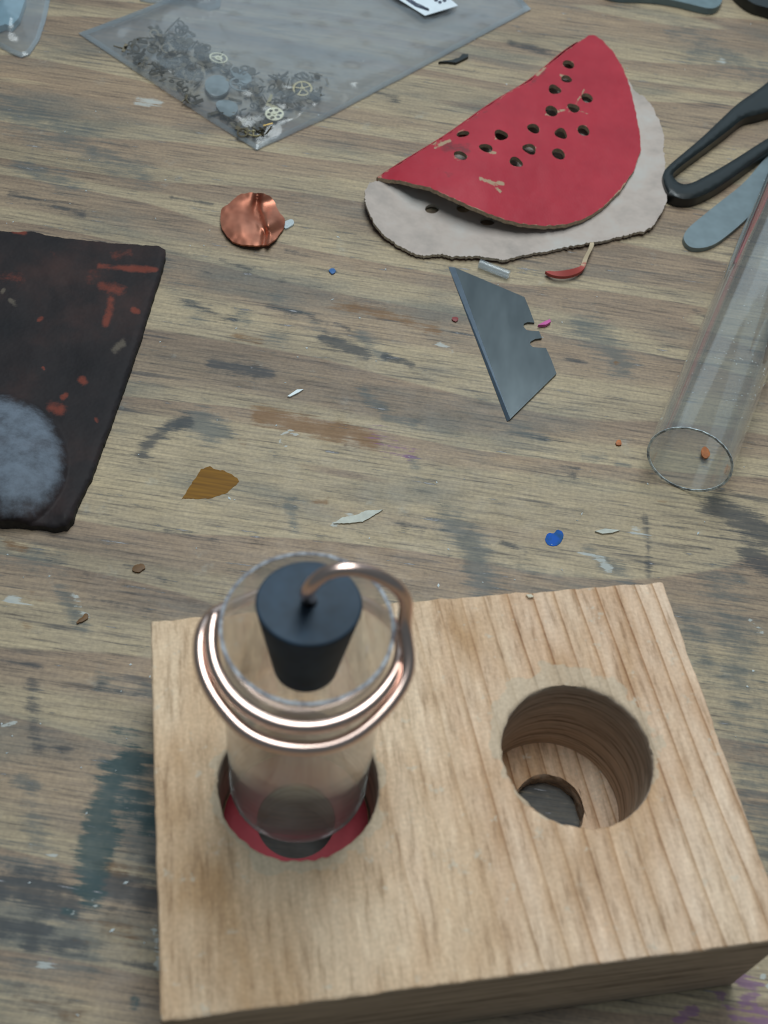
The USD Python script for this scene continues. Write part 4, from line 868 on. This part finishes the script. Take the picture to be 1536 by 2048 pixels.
for k in range(3):
    o = LineString([(812, -8 + k * 3.2), (832, 6 + k * 3), (858, 18 + k * 1.3)]).buffer(0.9 + .3 * k, cap_style=2)
    pts, TT = tri_fill(jagged(densify(np.asarray(o.exterior.coords)[:-1], 2), .7, .6, k), (), 3)
    pr.append(solid_slab(at(pts[:, 0], pts[:, 1], 0.00318), TT, 0.00006))
for k, (x_, y_) in enumerate(((872, 0), (880, 4), (889, 1), (884, -5), (895, -4), (876, -7))):
    pts, TT = tri_fill(smooth_outline([(x_ - 4, y_), (x_, y_ - 3), (x_ + 4, y_), (x_ + 1, y_ + 3)], 20, .8, .5, k), (), 2)
    pr.append(solid_slab(at(pts[:, 0], pts[:, 1], 0.00318), TT, 0.00006))
pm = obj("printed_text", join(*pr), INK, gb, smooth=False)

bag("small_bag", "corner of a clear plastic bag holding a pale blue piece at the far left", np.array([(-80, -60), (110, -60), (100, 0), (92, 40), (78, 80), (60, 108), (42, 114), (22, 106), (0, 93), (-80, 60)], float), [(-60, -40, 3), (100, 0, .6), (42, 110, .4), (20, 30, 5), (0, 60, 3), (60, 40, 1.5), (-60, 50, 2)], 0.0016, 51)
PBLUE = plain("pale_blue_plastic", (0.20, 0.33, 0.40), .35, 0, .2, 160)
tag(obj("blue_fragment", flat_piece([(-60, -50), (52, -50), (50, 0), (38, 35), (22, 52), (10, 48), (-20, 60), (-60, 50)], .0004, .0022, 7, dome_=.0008), PBLUE, smooth=40), "pale blue plastic fragment inside the clear bag at the far left", "fragment")
bag("back_bag", "clear crinkled plastic bag partly behind the bag of gears", np.array([(270, -80), (452, -80), (445, -20), (440, 14), (418, 20), (390, 12), (340, 6), (300, 4), (280, 0)], float), [(280, -60, 2), (440, 14, .8), (360, -20, 4.2), (300, 4, 1), (420, -50, 4.8), (410, 0, 3.4)], 0.0018, 61)

# gears: each one a thing
BRASS = plain("old_brass", (0.42, 0.35, 0.18), .42, .5, .2, 400)
PALEB = plain("pale_brass", (0.80, 0.76, 0.56), .5, .2, .12, 400)
DARKST = plain("dark_clock_steel", (0.10, 0.082, 0.052), .45, .5, .3, 350)
GREYST = plain("grey_clock_steel", (0.20, 0.22, 0.22), .4, .7, .2, 350)


def gear_poly(R, teeth, spokes, hub, ringw, holes=False):
    a_ = np.linspace(0, 2 * np.pi, teeth * 4, endpoint=False)
    r_ = R * (1 + 0.035 * np.sign(np.sin(a_ * teeth + .4)))
    g = Polygon(np.c_[r_ * np.cos(a_), r_ * np.sin(a_)])
    if holes:
        for k in range(spokes):
            an = 2 * np.pi * k / spokes
            g = g.difference(Point(.60 * R * math.cos(an), .60 * R * math.sin(an)).buffer(.21 * R, 5))
    else:
        g = g.difference(Point(0, 0).buffer(R - ringw, 12))
        for k in range(spokes):
            an = 2 * np.pi * k / spokes
            g = g.union(LineString([(0, 0), ((R - ringw / 2) * math.cos(an), (R - ringw / 2) * math.sin(an))]).buffer(R * .06, cap_style=2))
        g = g.union(Point(0, 0).buffer(hub, 8))
    g = g.difference(Point(0, 0).buffer(R * .09, 5)).buffer(0)
    return max(g.geoms, key=lambda q_: q_.area) if isinstance(g, MultiPolygon) else g


def place_gear(px_, py_, zc, tiltx, tilty, spin, label, mat, mat_hub=None, **kw):
    m = trimesh.creation.extrude_polygon(gear_poly(**kw), .0003, engine="earcut")
    R_ = trimesh.transformations.euler_matrix(math.radians(tiltx), math.radians(tilty), math.radians(spin))[:3, :3]
    c = at(px_, py_, zc)
    t = thing("clock_gear", label, "gear", c)
    obj("wheel", (np.asarray(m.vertices) @ R_.T + c, np.asarray(m.faces)), mat, t, smooth=False)
    h = trimesh.creation.cylinder(kw["R"] * .16, .0012, sections=14)
    obj("arbor", (np.asarray(h.vertices) @ R_.T + c, np.asarray(h.faces)), mat_hub or mat, t, smooth=40)


place_gear(437, 117, .0031, 6, 4, 70, "pale ring-shaped gear with a bright hub in the middle of the bag", PALEB, R=.0031, teeth=36, spokes=3, hub=.00135, ringw=.0005)
place_gear(549, 229, .0022, 8, -4, 20, "brass gear pierced by six round holes near the bag's front corner", PALEB, R=.0030, teeth=40, spokes=6, hub=.0010, ringw=.0006, holes=True)
place_gear(507, 264, .0016, -5, 6, 10, "thin brass gear with four spokes closest to the bag's front corner", BRASS, R=.0029, teeth=44, spokes=4, hub=.0007, ringw=.00045)
place_gear(605, 178, .0022, 10, -8, 35, "dull dark gear under the haze near the bag's right edge", BRASS, R=.0033, teeth=44, spokes=5, hub=.0008, ringw=.0006)
place_gear(480, 170, .0018, 4, 8, 15, "grey steel wheel lying under the pale brass ring gear", GREYST, R=.0036, teeth=50, spokes=4, hub=.0010, ringw=.0007)
yb = flat_piece([(531, 210), (541, 188), (546, 190), (540, 206), (556, 214), (553, 219)], .0022, .0004, 3)
tag(obj("brass_bridge", yb, BRASS, smooth=False), "small angled brass bridge piece beside the six-hole gear", "clock part")
tag(obj("brass_screw", tube_mesh([at(526, 252, .002), at(545, 247, .002)], .0003, 8), plain("yellow_brass", (.6, .36, .06), .35, .8), smooth=40), "bright yellow brass pin between the two front gears", "pin")
pc = []
heap = Polygon([(230, 92), (300, 55), (360, 45), (390, 70), (420, 95), (470, 130), (540, 150), (620, 140), (660, 165), (640, 195), (570, 235), (520, 275), (495, 272), (440, 235), (380, 200), (310, 150)])
while len(pc) < 330:
    x_, y_ = rng.uniform(230, 660), rng.uniform(45, 275)
    if not heap.contains(Point(x_, y_)):
        continue
    if 400 < x_ < 500 and 150 < y_ < 225 and rng.random() < .8:
        continue
    r_ = rng.uniform(.0006, .0022)
    k = rng.integers(0, 4)
    if k == 0: m = trimesh.creation.annulus(r_ * .65, r_, .0003, sections=14)
    elif k == 1: m = trimesh.creation.cylinder(r_ * .7, .0003, sections=10)
    elif k == 2: m = trimesh.creation.cylinder(.00025, r_ * 3, sections=6)
    else: m = trimesh.creation.box((r_ * 2.4, r_ * .7, .0003))
    R_ = trimesh.transformations.euler_matrix(rng.normal(0, .35) + (1.4 if k == 2 else 0), rng.normal(0, .35), rng.uniform(0, 6.3))[:3, :3]
    vv = np.asarray(m.vertices) @ R_.T + at(x_, y_, rng.uniform(.0009, .0024))
    vv[:, 2] = np.clip(vv[:, 2], .0002, .0036)
    pc.append((vv, np.asarray(m.faces)))
tag(obj("clock_parts", join(*pc), DARKST, smooth=False), "heap of tiny dark clock parts in the bag of gears", "clock parts", kind="stuff")
MILK = plain("milky_plastic", (0.19, 0.235, 0.25), .5, 0, .3, 250)
for pl_, lb in (([(410, 165), (438, 150), (458, 168), (450, 186), (424, 190)], "milky translucent scrap beside the pale brass ring gear in the bag"), ([(432, 206), (455, 200), (476, 214), (464, 232), (444, 226)], "milky translucent scrap nearest the bag's front left edge"), ([(462, 138), (500, 150), (500, 165), (480, 162)], "narrow milky sliver between the ring gear and the dull gear in the bag")):
    tag(obj("milky_scrap", flat_piece(smooth_outline(pl_, 40), .0012, .0008, 6), MILK), lb, "plastic scrap")

# ------------------------------------------------------------------ far right corner
tag(obj("grey_plate", flat_piece(smooth_outline([(1200, -22), (1300, -6), (1400, 13), (1428, 16), (1442, 6), (1450, -30), (1440, -90), (1200, -90)], 90), .0002, .0025, 9), plain("grey_blue_plate", (.16, .22, .24), .5, .2), smooth=40), "rounded corner of a grey-blue plate at the back edge of the view", "plate")
tag(obj("black_box", flat_piece(smooth_outline([(1462, -40), (1480, -12), (1510, 8), (1540, 17), (1600, 26), (1640, -60), (1480, -90)], 70), .0002, .004, 9), BLACKM, smooth=40), "black object at the back right corner of the view", "box")

# ------------------------------------------------------------------ bits lying about
tag(obj("clear_tube_piece", cyl_along(at(959, 527, .0014), at(1018, 550, .0014), .0013, .0008, sides=24), film("clear_scrap", .25), smooth=50), "short piece of clear plastic tubing between the blade and the leather", "tube scrap")
tag(obj("rubber_shaving", flat_piece(jagged(densify([(877, 123), (905, 119), (918, 115), (926, 107), (936, 108), (937, 113), (925, 119), (912, 125), (895, 123)], 3), .7, .3), .0001, .0009, 4), BLACKM, smooth=40), "black wavy shaving near the bag's right edge", "shaving")
PINK = plain("pink_plastic", (.55, .09, .32), .5)
tag(obj("pink_shaving", flat_piece([(1076, 650), (1088, 643), (1100, 638), (1102, 643), (1092, 649)], .0003, .0009, 4), PINK, smooth=40), "bright pink plastic shaving beside the blade's upper notch", "shaving")
tag(obj("white_sliver", flat_piece([(575, 792), (588, 783), (594, 779), (607, 778), (598, 784), (580, 793)], .0001, .0004, 3), WHITE, smooth=40), "white sliver of plastic on bare wood above the brown streak", "sliver")
PALE = plain("pale_flake", (.50, .50, .44), .6, 0, .15, 500)
tag(obj("pale_sliver", flat_piece(jagged(densify([(667, 1047), (685, 1034), (712, 1030), (730, 1021), (766, 1019), (748, 1030), (725, 1043), (695, 1046)], 4), 1.5, .3), .0001, .0003, 4), PALE, smooth=40), "long pale flake lying on the bench behind the upright tube", "sliver")
tag(obj("wood_sliver", flat_piece([(1190, 1062), (1210, 1057), (1240, 1060), (1225, 1065), (1205, 1067)], .0001, .0004, 4), PALE, smooth=40), "pale wood sliver to the right of the blue paint spot", "sliver")
tag(obj("block_splinter", flat_piece([(1052, 1189), (1062, 1188), (1068, 1193), (1058, 1195)], BH + .0001, .0005, 3), plain("pale_wood", (.7, .62, .48), .7), smooth=40), "tiny pale splinter on the back edge of the wooden block", "splinter")
RB = plain("rust_bit", (.14, .065, .018), .6, 0, .3, 600)
for pl_, lb, mt in (([(264, 1138), (272, 1130), (286, 1128), (290, 1133), (282, 1142), (268, 1143)], "amber brown crumb on the bench left of the upright tube", RB), ([(153, 1245), (165, 1232), (173, 1226), (177, 1232), (166, 1242)], "dark olive crumb on the bench farthest left of the block", RB),
                    ([(903, 637), (910, 633), (917, 637), (912, 642)], "small dark red crumb left of the blade", plain("red_crumb", (.22, .03, .03), .5)), ([(1232, 884), (1240, 880), (1243, 887), (1236, 890)], "faint red crumb left of the lying tube's mouth", ORANGE),
                    ([(658, 541), (664, 537), (671, 541), (666, 547)], "blue crumb right of the copper disc", plain("blue_crumb", (.02, .12, .35), .5))):
    tag(obj("crumb", flat_piece(smooth_outline(pl_, 24, 1.6, .35, int(pl_[0][0])), .0001, .0004, 3, dome_=.0001), mt, smooth=40), lb, "crumb")
# white specks scattered over the bench
fl = []
taken = [Polygon(p).buffer(6) for p in (md, ud, ld, co, hl_out, gs)] + [Polygon([(300, 1200), (1330, 1150), (1590, 1880), (1440, 2000), (300, 2060)])]
while len(fl) < 100:
    x_, y_ = rng.uniform(0, 1536), rng.uniform(0, 2048) ** 1.0
    if any(g.contains(Point(x_, y_)) for g in taken):
        continue
    n = zz
    c = at(x_, y_, .00008)
    an = rng.uniform(0, 6.3); u = np.array([math.cos(an), math.sin(an), 0]); w = np.array([-math.sin(an), math.cos(an), 0])
    l, b = rng.choice([.0002, .00035, .0006], p=[.5, .38, .12]), rng.uniform(.00012, .0003)
    vv = np.array([u * l, w * b, -u * l, -w * b, n * .0002, -n * .00006]) + c
    fl.append((vv, np.array([[0, 1, 4], [1, 2, 4], [2, 3, 4], [3, 0, 4], [1, 0, 5], [2, 1, 5], [3, 2, 5], [0, 3, 5]])))
tag(obj("white_specks", join(*fl), WHITE, smooth=False), "tiny white plastic specks strewn over the bench", "specks", kind="stuff")
